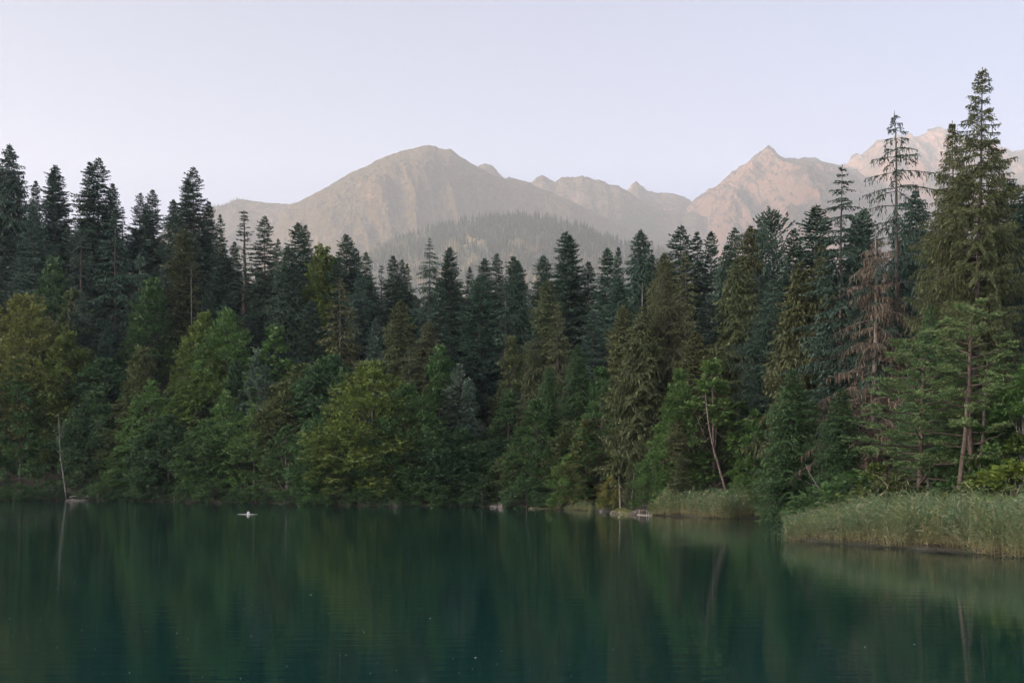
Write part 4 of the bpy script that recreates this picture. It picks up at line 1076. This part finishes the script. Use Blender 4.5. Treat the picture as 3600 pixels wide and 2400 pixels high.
# trees that fill the wood between and behind
ENV_U = [-80, 0, 60, 100, 170, 270, 300, 390, 480, 540, 600, 740, 800, 900, 1000, 1100, 1200, 1300, 1400, 1500, 1600, 1700, 1800, 1900, 2000, 2100, 2200, 2352, 2450]
ENV_V = [430, 470, 500, 520, 500, 500, 520, 540, 540, 590, 610, 615, 615, 645, 650, 655, 650, 620, 620, 615, 600, 585, 560, 555, 520, 500, 470, 455, 450]
rs = np.random.RandomState(2024)
FILL = {
 'fir': ('dark fir closing the gaps of the shaded conifer wood', 'firs filling the shaded wood'),
 'spruce': ('dark shaggy spruce closing the gaps of the shaded conifer wood', 'spruces filling the shaded wood'),
 'broad': ('shaded leafy tree between the named crowns of the lakeside belt', 'leafy trees filling the lakeside belt'),
 'bush': ('low dark green bush hanging over the waterline', 'bushes along the waterline'),
}
LM = [(26, 450, 'tall leftmost spruce'), (125, 470, 'blackish triple firs'), (223, 450, 'tallest left hillside fir'), (335, 520, 'slim fir gap on the left skyline'), (446, 470, 'last high black fir'), (79, 560, 'lit greyish mid-slope fir'),
      (262, 600, 'big greyish mid-slope fir'), (440, 640, 'white dead stem'), (60, 720, 'great yellow beech'), (150, 900, 'pale curved trunk'), (350, 700, 'green mid-slope broad-leaved tree'), (519, 740, 'pale yellow-green slope tree'), (560, 580, 'bare black spike spruce'),
      (623, 800, 'upright green birch'), (608, 870, 'silver-green fir'), (696, 600, 'twin mountain-foot firs'), (752, 620, 'yellow-green skyline beech'), (776, 730, 'bare-trunked spruce'), (800, 600, 'strong cone-shaped fir'), (860, 860, 'large lakeside beech'),
      (919, 760, 'conspicuous olive spruce'), (983, 620, 'wide tiered spruce'), (983, 810, 'brownish dead-trunked spruce'), (1052, 900, 'blue-green young fir'), (1104, 740, 'massive centre fir column'), (1125, 610, 'two even centre fir tips'), (1160, 1150, 'centre boulder'),
      (1228, 1000, 'tall blue-green alder'), (1285, 800, 'half-dead fan spruce'), (1298, 600, 'double-topped centre firs'), (1364, 780, 'blue fir'), (1346, 1040, 'broad olive-green alder'), (1462, 600, 'pointed spruce under the saddle'), (1474, 800, 'big olive grey-trunked spruce'),
      (1533, 720, 'bare-bough cascade spruce'), (1562, 580, 'broad dark saddle fir'), (1640, 960, 'leaning bare trunk'), (1622, 740, 'bluish gap fir'), (1688, 590, 'plump spruce tip'), (1786, 560, 'candelabra-topped fir'), (1834, 960, 'dense waterside spruce'), (1865, 560, 'blue-black fir cone'),
      (1925, 500, 'bottle-topped fir'), (2010, 700, 'pinkish-brown dead tree'), (2064, 450, 'sparse drooping spruce'), (2101, 900, 'wide low-boughed pine'), (2233, 420, 'tallest tree'), (2226, 860, 'reddish-trunked pine'), (2330, 560, 'right edge dark fir'), (2330, 1062, 'bright yellow-green bush'),
      (400, 1140, 'whitish broken stub'), (190, 1140, 'driftwood pile'), (522, 980, 'bright pointed ash'), (905, 1150, 'dim reddish rock'), (660, 1060, 'low shelved green ash'), (458, 900, 'feathery yellow-green crown'), (767, 850, 'dark round beech'), (352, 930, 'pale green ash'), (48, 900, 'far left green ash'), (390, 1000, 'shaded overhanging beech')]
used_lab = set()
LOOK = {'fir': ['dark fir', 'blackish fir', 'partly hidden dark fir', 'dim fir'], 'spruce': ['dark shaggy spruce', 'dim shaggy spruce', 'partly hidden shaggy spruce', 'shaded spruce'],
        'broad': ['shaded leafy tree', 'dim round leafy crown', 'partly hidden leafy tree', 'dark leafy tree'], 'bush': ['low dark bush', 'small waterside bush', 'dark green overhanging bush', 'dim low scrub']}
def place_label(zone, u, v):
    near_ = sorted(LM, key=lambda m_: (m_[0] - u) ** 2 + (m_[1] - v) ** 2)[:18]
    for look in LOOK[zone]:
        for (mu, mv, ph_) in near_:
            if abs(mu - u) > 240 or abs(mv - v) > 240: continue
            du, dv = u - mu, v - mv
            h_ = 'left of' if du < 0 else 'right of'
            if abs(du) < 12: rel = ('just above' if dv < 0 else 'just below')
            elif abs(du) < 70: rel = ('close ' + h_) if abs(dv) < 40 else (('above ' if dv < 0 else 'below ') + 'and ' + h_)
            else: rel = 'some way ' + h_
            lab = '%s %s the %s' % (look, rel, ph_)
            if lab not in used_lab:
                used_lab.add(lab); return lab
    return None
def blocked(u, v, d, halfw):
    for (hu, hv, hd, hw, hh, _) in hero_pos:
        if hd > d and abs(hu - u) < hw * 0.55 + halfw * 0.5 and v < hv + 0.50 * hh: return True
    return False
placed = []
def try_fill(zone, u, dd, kind, h, wf, col, R0):
    if u > 1770 and dd < 48: return False
    d = float(shore(u)) + dd; x = float(X_of(u, d)); z0 = float(ground_z(np.array(x), np.array(d)))
    v = 1095 - (z0 + h - HC) / d * FP
    vmin = np.interp(u, ENV_U, ENV_V) + rs.uniform(0, 40)
    if zone in ('fir', 'spruce') and v < vmin:
        h = Z_of(vmin, d) - z0; v = vmin
        if h < 11: return False
    w = R0 * FP / d
    for (pu, pd, pw) in placed:
        if abs(pu - u) < 0.40 * (w + pw) and abs(pd - d) < 4: return False
    if zone != 'bush' and blocked(u, v, d, w): return False
    placed.append((u, d, w))
    lab, grp = FILL[zone]
    lab = place_label(zone, u, v if zone != 'bush' else v + 10) or lab
    plant(u, v, dd, kind, wf, col, lab, grp)
    return True
n = 0
for k in range(4000):
    if n >= 190: break
    u = rs.uniform(-90, 2440)
    dd = rs.uniform(22, 92) if u < 1770 else rs.uniform(48, 96)
    z_ = 'fir' if rs.rand() < 0.6 else 'spruce'
    kd = rs.choice(['firA', 'firB', 'firC', 'firD', 'firE']) if z_ == 'fir' else rs.choice(['sprA', 'sprB', 'sprC'])
    c = rs.choice(['dk', 'dk2', 'dk']) if u < 1300 else rs.choice(['dk', 'ol', 'dk2'])
    n += try_fill(z_, u, dd, kd, rs.uniform(19, 29), rs.uniform(0.9, 1.2), c, 3.2)
n = 0
for k in range(900):
    if n >= 42: break
    u = rs.uniform(-90, 1330); dd = rs.uniform(4, 30)
    n += try_fill('broad', u, dd, rs.choice(['beeB', 'beeC', 'beeD', 'ashB']), rs.uniform(6, 11), rs.uniform(0.85, 1.1), rs.choice(['gr2', 'gr', 'gr2', 'rb']), 3.8)
for u in np.arange(-60, 1290, 27):
    if 1118 < u < 1196 or 150 < u < 205: continue
    try_fill('bush', u + rs.uniform(-8, 8), rs.uniform(-0.4, 0.7), rs.choice(['bushA', 'bushB']), rs.uniform(1.6, 3.8), rs.uniform(1.1, 1.5), rs.choice(['gr2', 'gr', 'gr2']), 2.2)

BUSHES = [
(1806, 1150, 20.0, 'bushA', 1.2, 'gr', 'dark green bush in the shade behind the tip of the big reed bed'),
(1960, 1085, 13.0, 'bushA', 1.3, 'gr', 'mid-green bush behind the left part of the big reed bed'),
(2020, 1065, 13.0, 'bushB', 1.3, 'yg', 'yellow-olive bush left of the foot of the wide low-boughed pine'),
(2070, 1085, 13.0, 'bushA', 1.2, 'rb', 'brownish bush just before the wide low-boughed pine'),
(2165, 1040, 17.0, 'bushB', 1.2, 'lg', 'green bush between the trunks of the two pines'),
(2192, 1100, 13.0, 'bushA', 1.0, 'gr', 'small green bush at the foot of the taller pine'),
(2280, 1080, 15.0, 'bushA', 1.2, 'rb', 'olive bush right behind the thin dark-trunked pine'),
(2330, 1062, 11.5, 'bushA', 1.3, 'vg', 'bright yellow-green bush at the right edge behind the reeds'),
(2352, 1000, 15.0, 'bushB', 1.4, 'yg', 'taller yellow-green shrub cut by the right picture edge'),
(2325, 1172, 4.0, 'bushA', 1.1, 'lg', 'low leafy willow sprout among the reeds near the right edge'),
(1252, 1140, 1.6, 'bushA', 1.2, 'ol', 'olive scrub on the low bank left of the small reed tuft'),
(1222, 1136, 2.2, 'bushA', 1.0, 'gr', 'green scrub at the left end of the low bank'),
(1398, 1130, 1.2, 'bushA', 1.1, 'yg', 'yellow-green scrub between the small grey rock and the mossy bank'),
(1760, 1130, 3.0, 'bushA', 1.3, 'gr', 'green scrub closing the right end of the middle reeds'),
(1640, 1120, 9.0, 'bushA', 1.3, 'gr2', 'dark scrub behind the middle reeds near the leaning trunk'),
(1530, 1112, 7.0, 'bushA', 1.2, 'lg', 'bright scrub behind the left end of the middle reeds'),
(1585, 1118, 8.0, 'bushB', 1.2, 'ol', 'olive scrub behind the middle of the middle reeds'),
(1715, 1122, 7.0, 'bushB', 1.2, 'lg', 'leafy scrub right behind the foot of the leaning trunk'),
]
for b_ in BUSHES:
    root, h, d = plant(*b_)

# ------------------------------------------------------------------ particular stems
def P(u, v, dd_or_d, absd=False):
    d = dd_or_d if absd else float(shore(u)) + dd_or_d
    return np.array([X_of(u, d), d, Z_of(v, d)])
def wood_thing(name, label, cat, paths, mat, parts=('trunk', 'branch'), group=None):
    o0 = np.array(paths[0][0][0])
    root = bpy.data.objects.new(name, None); COL.objects.link(root); root.location = o0
    for i, (pts, rad) in enumerate(paths):
        pts = np.array(pts, float)
        t = np.linspace(0, 1, len(pts)); tt = np.linspace(0, 1, len(pts) * 4)
        pp = np.stack([np.interp(tt, t, pts[:, k]) for k in range(3)], -1) - o0
        ker = np.array([0.25, 0.5, 0.25])
        for _ in range(3):
            q = pp.copy()
            for k in range(3): q[1:-1, k] = np.convolve(pp[:, k], ker, 'valid')
            pp = q
        g = Geo(); tube(g, pp, np.interp(tt, np.linspace(0, 1, len(rad)), rad), 8 if i == 0 else 5)
        link(parts[0] if i == 0 else parts[1], g.mesh(name + '_wood', [mat], True), root)
    tag(root, label, cat, group)
    return root
# leaning bare trunk with hanging dead boughs
D0 = 6.0; dl = float(shore(1670)) + D0
A = lambda u, v: P(u, v, dl, True)
wood_thing('leaning_trunk', 'long bare trunk leaning left above the middle reeds', 'tree trunk',
   [([A(1675, 1166), A(1668, 1130), A(1655, 1085), A(1640, 1035), A(1629, 985), A(1623, 935), A(1621, 905)], [0.15, 0.13, 0.12, 0.10, 0.08, 0.06])] +
   [([A(1627, 968), A(1615, 985), A(1608, 1010), A(1605, 1040)], [0.03, 0.01]), ([A(1633, 1000), A(1618, 1015), A(1611, 1035)], [0.03, 0.01]),
    ([A(1624, 945), A(1606, 960), A(1595, 990), A(1592, 1030), A(1596, 1060)], [0.03, 0.01]), ([A(1641, 985), A(1655, 1000), A(1664, 1012)], [0.03, 0.01]),
    ([A(1620, 920), A(1602, 935), A(1590, 950)], [0.03, 0.01])], M_BARKL)
# pale curved trunk of the ash at left
dl = float(shore(150)) + 1.2
wood_thing('curved_trunk', 'pale slender curved trunk rising from the left shore', 'tree trunk',
   [([A(152, 1146), A(149, 1120), A(144, 1085), A(139, 1050), A(137, 1020), A(136, 985), A(134, 950)], [0.13, 0.12, 0.10, 0.08, 0.04])] +
   [([A(137, 1020), A(130, 1000), A(122, 985), A(112, 970)], [0.05, 0.015]), ([A(136, 1010), A(143, 990), A(146, 965)], [0.04, 0.015]), ([A(144, 1090), A(152, 1070)], [0.03, 0.01])], M_BARKP)
# two thin stems on the mossy bank
dl = float(shore(1425)) - 0.2
for (u0, v0, u1, v1, side, lab) in ((1425, 1168, 1421, 1092, -1, 'left of two thin pale stems on the mossy bank'), (1449, 1167, 1457, 1085, 1, 'right of two thin pale stems on the mossy bank, slightly tilted')):
    wood_thing('thin_stem', lab, 'young tree',
      [([A(u0, v0), A(u0 + (u1 - u0) * .4, v0 + (v1 - v0) * .4), A(u1, v1)], [0.10, 0.065, 0.03]),
       ([A(u1, v1 + 22), A(u1 + 7, v1 + 26), A(u1 + 12, v1 + 36)], [0.02, 0.008]), ([A(u1, v1 + 18), A(u1 - 9, v1 + 24), A(u1 - 13, v1 + 34)], [0.02, 0.008])], M_BARKP, parts=('trunk', 'branch'))
plant(1450, 1062, 2.6, 'yngB', 0.8, 'ol', 'thin olive spruce crown over the two pale stems')
# white-barked fallen boughs right of the dense spruce
dl = float(shore(1860)) + 14
wood_thing('fallen_branch', 'pale bare forked bough in the shade behind the tip of the big reeds', 'branch',
   [([A(1898, 1150), A(1885, 1128), A(1872, 1108), A(1858, 1085), A(1850, 1065)], [0.06, 0.04, 0.015]), ([A(1877, 1115), A(1862, 1112), A(1850, 1104)], [0.03, 0.01]), ([A(1884, 1128), A(1868, 1132), A(1853, 1124)], [0.025, 0.01])], M_BARKP, parts=('stem', 'twig'))
# dark snapped stub by the pine, lower dead boughs of the pines are in the pines
dl = float(shore(2130)) + 12.5
wood_thing('broken_stump', 'dark snapped trunk with one bent bough at the foot of the wide pine', 'dead tree',
   [([A(2134, 1155), A(2134, 1120), A(2130, 1100), A(2122, 1094)], [0.13, 0.12, 0.09]), ([A(2125, 1095), A(2108, 1094), A(2098, 1088), A(2092, 1082)], [0.06, 0.03])], M_BARK, parts=('trunk', 'branch'))
dl -= 3.0
wood_thing('bare_pine', 'stout pale bottomed bare pine left of the two thin ones behind the reeds', 'tree trunk',
   [([A(2200, 1165), A(2204, 1110), A(2211, 1050), A(2219, 990), A(2222, 900)], [0.20, 0.17, 0.15, 0.13])], M_BARKO)
wood_thing('bare_pine', 'dark slanting bare pine right of the stout one behind the reeds', 'tree trunk',
   [([A(2238, 1165), A(2246, 1100), A(2256, 1030), A(2260, 960), A(2262, 900)], [0.14, 0.12, 0.11, 0.09])], M_BARK)

# ------------------------------------------------------------------ rocks, driftwood and the mossy bank
def boulder(name, u, dd, sx, sy, sz, label, seed, mat=M_ROCK, peak=0.0, zoff=-0.15):
    bm = __import__('bmesh').new(); __import__('bmesh').ops.create_icosphere(bm, subdivisions=4, radius=1.0)
    for v_ in bm.verts:
        c_ = v_.co
        n_ = float(fbm(c_.x * 1.6 + seed, c_.y * 1.6 + c_.z * 1.3, seed, 4)) * 0.38
        c_ *= 1 + n_
        q = max(abs(c_.x), abs(c_.y), abs(c_.z)); c_ *= 1.0 - 0.25 * (q - 0.7)
        c_.z += peak * max(0, 0.5 - abs(c_.x))
        c_.x *= sx; c_.y *= sy; c_.z *= sz
    me = bpy.data.meshes.new(name); bm.to_mesh(me); bm.free(); me.materials.append(mat)
    d = float(shore(u)) + dd
    return tag(link(name, me, None, (X_of(u, d), d, zoff)), label, 'rock')
boulder('boulder', 1160, 0.3, 1.15, 1.2, 1.0, 'pale brown boulder at the waterline in the centre of the far shore', 3, peak=0.3)
boulder('boulder', 1136, -0.3, 0.75, 0.7, 0.42, 'low flat grey rock touching the left side of the centre boulder', 7)
boulder('boulder', 1108, 0.3, 0.5, 0.5, 0.3, 'small dark rock by the water left of the centre boulder', 8)
boulder('boulder', 1392, -0.2, 0.9, 0.6, 0.5, 'small grey rock left of the mossy bank', 9)
boulder('boulder', 178, -0.6, 2.3, 1.0, 0.55, 'low sloping pale slab of the left shore under the driftwood', 12)
boulder('boulder', 905, 0.4, 1.3, 0.9, 1.2, 'dim reddish rock face on the shore below the large beech', 14)
boulder('mossy_bank', 1424, -0.3, 1.25, 1.2, 0.75, 'moss-covered mound at the foot of the left thin stem', 15, M_MOSS, zoff=-0.1)
boulder('mossy_bank', 1447, 0.0, 1.5, 1.0, 0.55, 'lower mossy mound at the foot of the right thin stem', 16, M_MOSS, zoff=-0.05)
boulder('earth_bank', 1474, 0.8, 1.6, 1.2, 0.75, 'bare brown earth bank with roots left of the middle reeds', 17, rock_mat('earth', (0.05, 0.04, 0.03), (0.11, 0.085, 0.065), None, 2), zoff=-0.1)
boulder('earth_bank', 1255, 0.2, 2.4, 0.9, 0.5, 'low dark grassy bank edge left of the small reed tuft', 18, M_MOSS, zoff=-0.05)
dl = float(shore(190)) - 0.3
rs = np.random.RandomState(3)
DW = ['bent top-most grey stick of the driftwood pile', 'long low stick at the left of the driftwood pile', 'short pale stick in the middle of the driftwood pile', 'stick leaning right in the driftwood pile', 'lowest stick of the driftwood pile at the water']
for k, (p0, p1, p2) in enumerate([((170, 1140), (182, 1134), (192, 1141)), ((160, 1141), (172, 1138), (184, 1139)), ((186, 1142), (194, 1140), (204, 1141)), ((192, 1145), (200, 1139), (210, 1138)), ((176, 1148), (188, 1146), (200, 1147))]):
    wood_thing('driftwood', DW[k], 'driftwood', [([A(*p0), A(*p1), A(*p2)], [0.09, 0.06, 0.04])], M_PALEWOOD, parts=('stick', 'twig'))
dl = float(shore(399)) - 0.2
wood_thing('dead_stub', 'short whitish broken stub standing at the left shore', 'dead tree', [([A(402, 1156), A(401, 1147), A(399, 1140), A(396, 1130)], [0.12, 0.12, 0.09, 0.03]), ([A(402, 1148), A(410, 1151), A(414, 1156)], [0.06, 0.03]), ([A(401, 1150), A(394, 1152), A(390, 1156)], [0.05, 0.02])], M_PALEWOOD)
dl = float(shore(890)) - 0.5
wood_thing('driftwood', 'thin pale branch dipping into the water below the large beech', 'driftwood', [([A(880, 1156), A(892, 1160), A(905, 1161), A(918, 1160)], [0.06, 0.05, 0.03])], M_PALEWOOD, parts=('stick', 'twig'))
wood_thing('fallen_log', 'dim horizontal log lying along the left shore', 'log', [([P(318, 1151, 0.2), P(336, 1150, 0.2), P(352, 1150, 0.2)], [0.22, 0.2, 0.18])], M_BARK, parts=('log', 'twig'))

# low wattle edge with short posts before the mossy bank
root = bpy.data.objects.new('shore_edging', None); COL.objects.link(root)
pa = P(1403, 1180.5, -2.3); pb = P(1496, 1184.5, -2.3)
pa[2] = pb[2] = 0.05; dl = pa[1]
root.location = pa
g = Geo(); tube(g, np.array([pa - pa + [0, 0, 0.0], (pb - pa) * 0.5 + [0, 0.12, 0.0], pb - pa]), 0.05, 6)
link('rail', g.mesh('edging_rail', [M_PALEWOOD], True), root)
for i, (u_, hh) in enumerate([(1408, .3), (1418, .34), (1422, .4), (1437, .42), (1449, .36), (1455, .36), (1460, .36), (1469, .5), (1486, .5), (1490, .42), (1502 - 6, .5)]):
    t_ = (u_ - 1403) / 93.0; q = (pb - pa) * t_
    g = Geo(); tube(g, np.array([q + [0, -0.06, -0.4], q + [0.01, -0.06, hh * 0.5], q + [0.02, -0.06, hh]]), [0.045, 0.045, 0.04], 6)
    link('post', g.mesh('edging_post', [M_PALEWOOD], True), root)
tag(root, 'pale floating rail with short wooden posts before the mossy bank', 'edging')

# ------------------------------------------------------------------ buoy and a thin white line by it
db = FP * HC / (1180.5 - 1095)
bx0 = X_of(570.5, db)
root = bpy.data.objects.new('buoy', None); COL.objects.link(root); root.location = (bx0, db, 0)
g = Geo()
prof_ = [(-0.12, 0.12), (-0.05, 0.165), (0.02, 0.18), (0.12, 0.182), (0.20, 0.165), (0.26, 0.13), (0.30, 0.07), (0.31, 0.0)]
nS = 24; V = []; Q = []
for (z_, r_) in prof_:
    for k in range(nS):
        a = k / nS * 6.2832; V.append((r_ * math.cos(a), r_ * math.sin(a), z_))
for j in range(len(prof_) - 1):
    for k in range(nS): Q.append((j * nS + k, j * nS + (k + 1) % nS, (j + 1) * nS + (k + 1) % nS, (j + 1) * nS + k))
g.add(V, Q); link('float', g.mesh('buoy_float', [M_WHITE], True), root)
def patch_on(name, pts, mat, off):
    g = Geo(); V = []
    for (x_, z_) in pts:
        r_ = np.interp(z_, [p_[0] for p_ in prof_], [p_[1] for p_ in prof_]) + off
        V.append((x_, -math.sqrt(max(r_ * r_ - x_ * x_, 1e-4)), z_))
    c_ = np.mean(V, axis=0); V.append(c_ + [0, -0.012, 0]); n_ = len(pts)
    g.add(V, None, [(i, (i + 1) % n_, n_) for i in range(n_)])
    link(name, g.mesh(name, [mat]), root)
patch_on('opening', [(-0.09, 0.03), (0.12, 0.03), (0.125, 0.15), (0.09, 0.22), (0.05, 0.235), (-0.02, 0.18), (-0.08, 0.10)], M_MAROON, 0.006)
patch_on('marking', [(-0.06, 0.06), (0.02, 0.06), (0.03, 0.19), (0.0, 0.17), (-0.03, 0.11)], M_PINK, 0.014)
patch_on('marking', [(0.03, 0.06), (0.10, 0.06), (0.105, 0.10), (0.04, 0.10)], M_PINK, 0.014)
tag(root, 'small white round-topped buoy with dark red marking on the open water', 'buoy')
g = Geo(); tube(g, np.array([[-1.15, 0, 0.0], [0, 0, 0.0], [1.1, -0.10, -0.0]]), [0.018, 0.032, 0.014], 6)  # slim white tube drawn as a pale line on the water
tag(link('white_line', g.mesh('white_line', [M_WHITE], True), None, (bx0 - 0.0, db - 0.25, 0.015)), 'thin white line lying on the water before the buoy', 'stick')

# specks of leaf and fluff drifting on the water
rs = np.random.RandomState(12)
g = Geo()
sp = [(1092, 1511), (1141, 1524), (1152, 1492), (795, 1503), (548, 1250), (569, 1250), (988, 1420), (712, 1366), (715, 1366), (1408, 1490), (1987, 1486), (2100, 1480), (335, 1450), (868, 1312), (155, 1264), (303, 1195), (486, 1178), (512, 1182), (600, 1180), (760, 1190)]
sp += [(rs.uniform(20, 1350), 1180 + 380 * rs.rand() ** 0.7) for _ in range(90)] + [(rs.uniform(395, 590), rs.uniform(1174, 1186)) for _ in range(14)]
for i, (u_, v_) in enumerate(sp):
    d_ = FP * HC / (v_ - 1095.0); s_ = (0.035 if i < 12 else rs.uniform(0.008, 0.02)) * (0.6 + d_ / 80)
    a = rs.rand() * 6.28; c_ = np.array([X_of(u_, d_), d_, 0.012])
    V = [c_ + s_ * np.array([math.cos(a + q), math.sin(a + q) * 0.6, 0]) + [0, 0, 0.006 * (q > 2)] for q in (0, 1.57, 3.14, 4.71)]
    g.add(V, [(0, 1, 2, 3)])
tag(link('drifting_specks', g.mesh('drifting_specks', [M_WHITE])), 'pale specks of leaf and fluff drifting on the dark water', kind='stuff')

# ------------------------------------------------------------------ reeds
m, nt, out = new_mat('reed')
at = nd(nt, 'ShaderNodeAttribute', attribute_name='tint'); oi = nd(nt, 'ShaderNodeObjectInfo'); tc = nd(nt, 'ShaderNodeTexCoord')
big = noise(nt, tc.outputs['Object'], 0.45, 3)
green = mixc(nt, ramp(nt, big, [(0.35, (0, 0, 0)), (0.65, (1, 1, 1))]), (0.155, 0.215, 0.08), (0.115, 0.19, 0.105))
c = mixc(nt, ramp(nt, at.outputs['Fac'], [(0.05, (0, 0, 0)), (0.45, (1, 1, 1))]), (0.30, 0.25, 0.13), green)
c = mixc(nt, ramp(nt, at.outputs['Fac'], [(0.75, (0, 0, 0)), (1.0, (1, 1, 1))]), c, (0.42, 0.40, 0.25))
p = nd(nt, 'ShaderNodeBsdfPrincipled'); p.inputs['Roughness'].default_value = 0.5; p.inputs['Specular IOR Level'].default_value = 0.3
nt.links.new(c, p.inputs['Base Color'])
tr = nd(nt, 'ShaderNodeBsdfTranslucent'); nt.links.new(c, tr.inputs['Color'])
mx = nd(nt, 'ShaderNodeMixShader'); mx.inputs[0].default_value = 0.2
nt.links.new(p.outputs[0], mx.inputs[1]); nt.links.new(tr.outputs[0], mx.inputs[2]); nt.links.new(mx.outputs[0], out.inputs['Surface'])
M_REED = m
def reed_bed(u0, u1, depth, n, h0, h1, label, seed, edge=0.0, wmul=1.0, taper=40.0):
    rs = np.random.RandomState(seed); g = Geo()
    u = rs.uniform(u0, u1, n); dd = edge + depth * rs.rand(n) ** 1.15 * np.clip((u - u0) / (0.12 * (u1 - u0)), 0.15, 1)
    d = shore(u) + dd; x = X_of(u, d); z = np.maximum(ground_z(x, d), -0.6)
    clump = 0.6 * vnoise(x * 0.9, d * 0.9, seed) + 0.7 * vnoise(x * 0.22, d * 0.3, seed + 3) - 0.1
    dd = dd + (vnoise(x * 0.5, d * 0.5, seed + 8) - 0.4) * 1.6; d = shore(u) + dd; z = np.maximum(ground_z(x, d), -0.6)
    h = rs.uniform(h0, h1, n) * (0.62 + 0.5 * clump + 0.12 * np.clip(dd / depth, 0, 1)) * np.clip(0.36 + (u - u0) / taper * 0.64, 0.36, 1.0)
    lean = rs.normal(0, 0.17, (n, 2)) + np.array([-0.10, 0]) - np.stack([np.clip(1 - (u - u0) / (0.08 * (u1 - u0)), 0, 1) * 0.35, 0 * u], -1)
    B = np.stack([x, d, z - 0.1], -1)
    def pt(t): return B + np.stack([lean[:, 0] * h * t ** 1.6, lean[:, 1] * h * t ** 1.6, h * t], -1)
    h = h * np.where(rs.rand(n) < 0.07, 1.3, 1.0); dead = rs.rand(n) < 0.12
    tc_ = np.where(dead, 0.12, 0.0)
    segs = [0, 0.35, 0.7, 1.0]
    for a, b_ in zip(segs[:-1], segs[1:]):
        tt = np.where(dead, 0.1, np.clip(0.10 + a * 0.55 + rs.normal(0, 0.05, n), 0, 0.9))
        diamonds(g, pt(np.full(n, a)), pt(np.full(n, min(1.0, b_ + 0.1))), 0.010 * wmul, rs, tt)
    for k in range(7):
        t = np.clip(0.06 + 0.90 * (k + rs.rand(n)) / 7, 0, 1)
        p0 = pt(t); az = rs.rand(n) * 6.283
        L = rs.uniform(0.3, 0.75, n) * h / 2.3
        up = rs.uniform(0.3, 1.1, n)
        d1 = np.stack([np.cos(az) * 0.7 - 0.25, np.sin(az) * 0.7, up], -1); d1 /= np.linalg.norm(d1, axis=1, keepdims=True)
        p1 = p0 + d1 * (L * 0.6)[:, None]
        p2 = p1 + (d1 + np.array([0, 0, -0.9]) * rs.uniform(0.3, 1.2, (n, 1))) * (L * 0.5)[:, None]
        tt = np.where(dead, rs.choice([0.1, 0.98], n), np.clip(0.16 + 0.50 * t + rs.normal(0, 0.17, n), 0, 1))
        diamonds(g, p0, p1 + (p1 - p0) * 0.15, 0.017 * wmul, rs, tt)
        diamonds(g, p1 - (p1 - p0) * 0.15, p2, 0.015 * wmul, rs, tt)
    # broken stalks at the waterline
    k = n // 6; bx = B[:k] + np.array([0, -0.2, 0.12]); az = rs.rand(k) * 6.28
    diamonds(g, bx, bx + np.stack([np.cos(az), np.sin(az) * 0.4, rs.uniform(-0.15, 0.5, k)], -1) * rs.uniform(0.3, 0.8, (k, 1)), 0.010 * wmul, rs, 0.05)
    tag(link('reeds', g.mesh('reeds', [M_REED])), label, kind='stuff')
reed_bed(1806, 2440, 10.0, 6500, 1.3, 2.8, 'large bed of green reeds with tan stalks at the right shore', 1, wmul=1.25, taper=210.0)
reed_bed(1494, 1766, 3.6, 2300, 1.3, 2.5, 'middle bed of grey-green reeds under the leaning trunk', 2, wmul=1.7)
reed_bed(1296, 1362, 1.4, 420, 0.6, 1.1, 'small pale reed tuft on the far shore right of the boulder', 3, wmul=1.8)
reed_bed(1222, 1290, 1.4, 240, 0.8, 1.5, 'thin brownish reeds on the low bank left of the small tuft', 4, wmul=1.8)
# lone stalks standing in open water left of the big bed
rs = np.random.RandomState(8)
for i, (u_, hh, lab) in enumerate([(1772, .95, 'leftmost lone reed stalk in the water, left of the big reed bed'), (1777, 1.0, 'reed stalk with bent leaf in open water before the big reed bed'), (1785, .8, 'short reed stalk in open water before the big reed bed'), (1794, .75, 'reed stalk nearest to the big reed bed with one side leaf'), (1758, .5, 'tiny lone reed stalk furthest out from the big reed bed')]):
    d_ = FP * HC / (1242 - 1095.0); base_ = np.array([X_of(u_, d_), d_, -0.3]); g = Geo()
    tip = np.array([0.03, 0, 0.3 + hh]); tube(g, np.array([[0, 0, 0], tip * 0.5 + [0.02, 0, 0], tip]), [0.014, 0.012, 0.004], 4, 0.4)
    root = bpy.data.objects.new('reed_stalk', None); COL.objects.link(root); root.location = base_
    link('stem', g.mesh('reed_stem', [M_REED]), root)
    for q in range(3):
        g = Geo(); f = 0.55 + 0.2 * q; s_ = (-1) ** q
        diamonds(g, [tip * f], [tip * f + np.array([0.22 * s_, 0, 0.28 - 0.1 * q])], 0.02, rs, 0.6); link('leaf', g.mesh('reed_leaf', [M_REED]), root)
    tag(root, lab, 'reed')
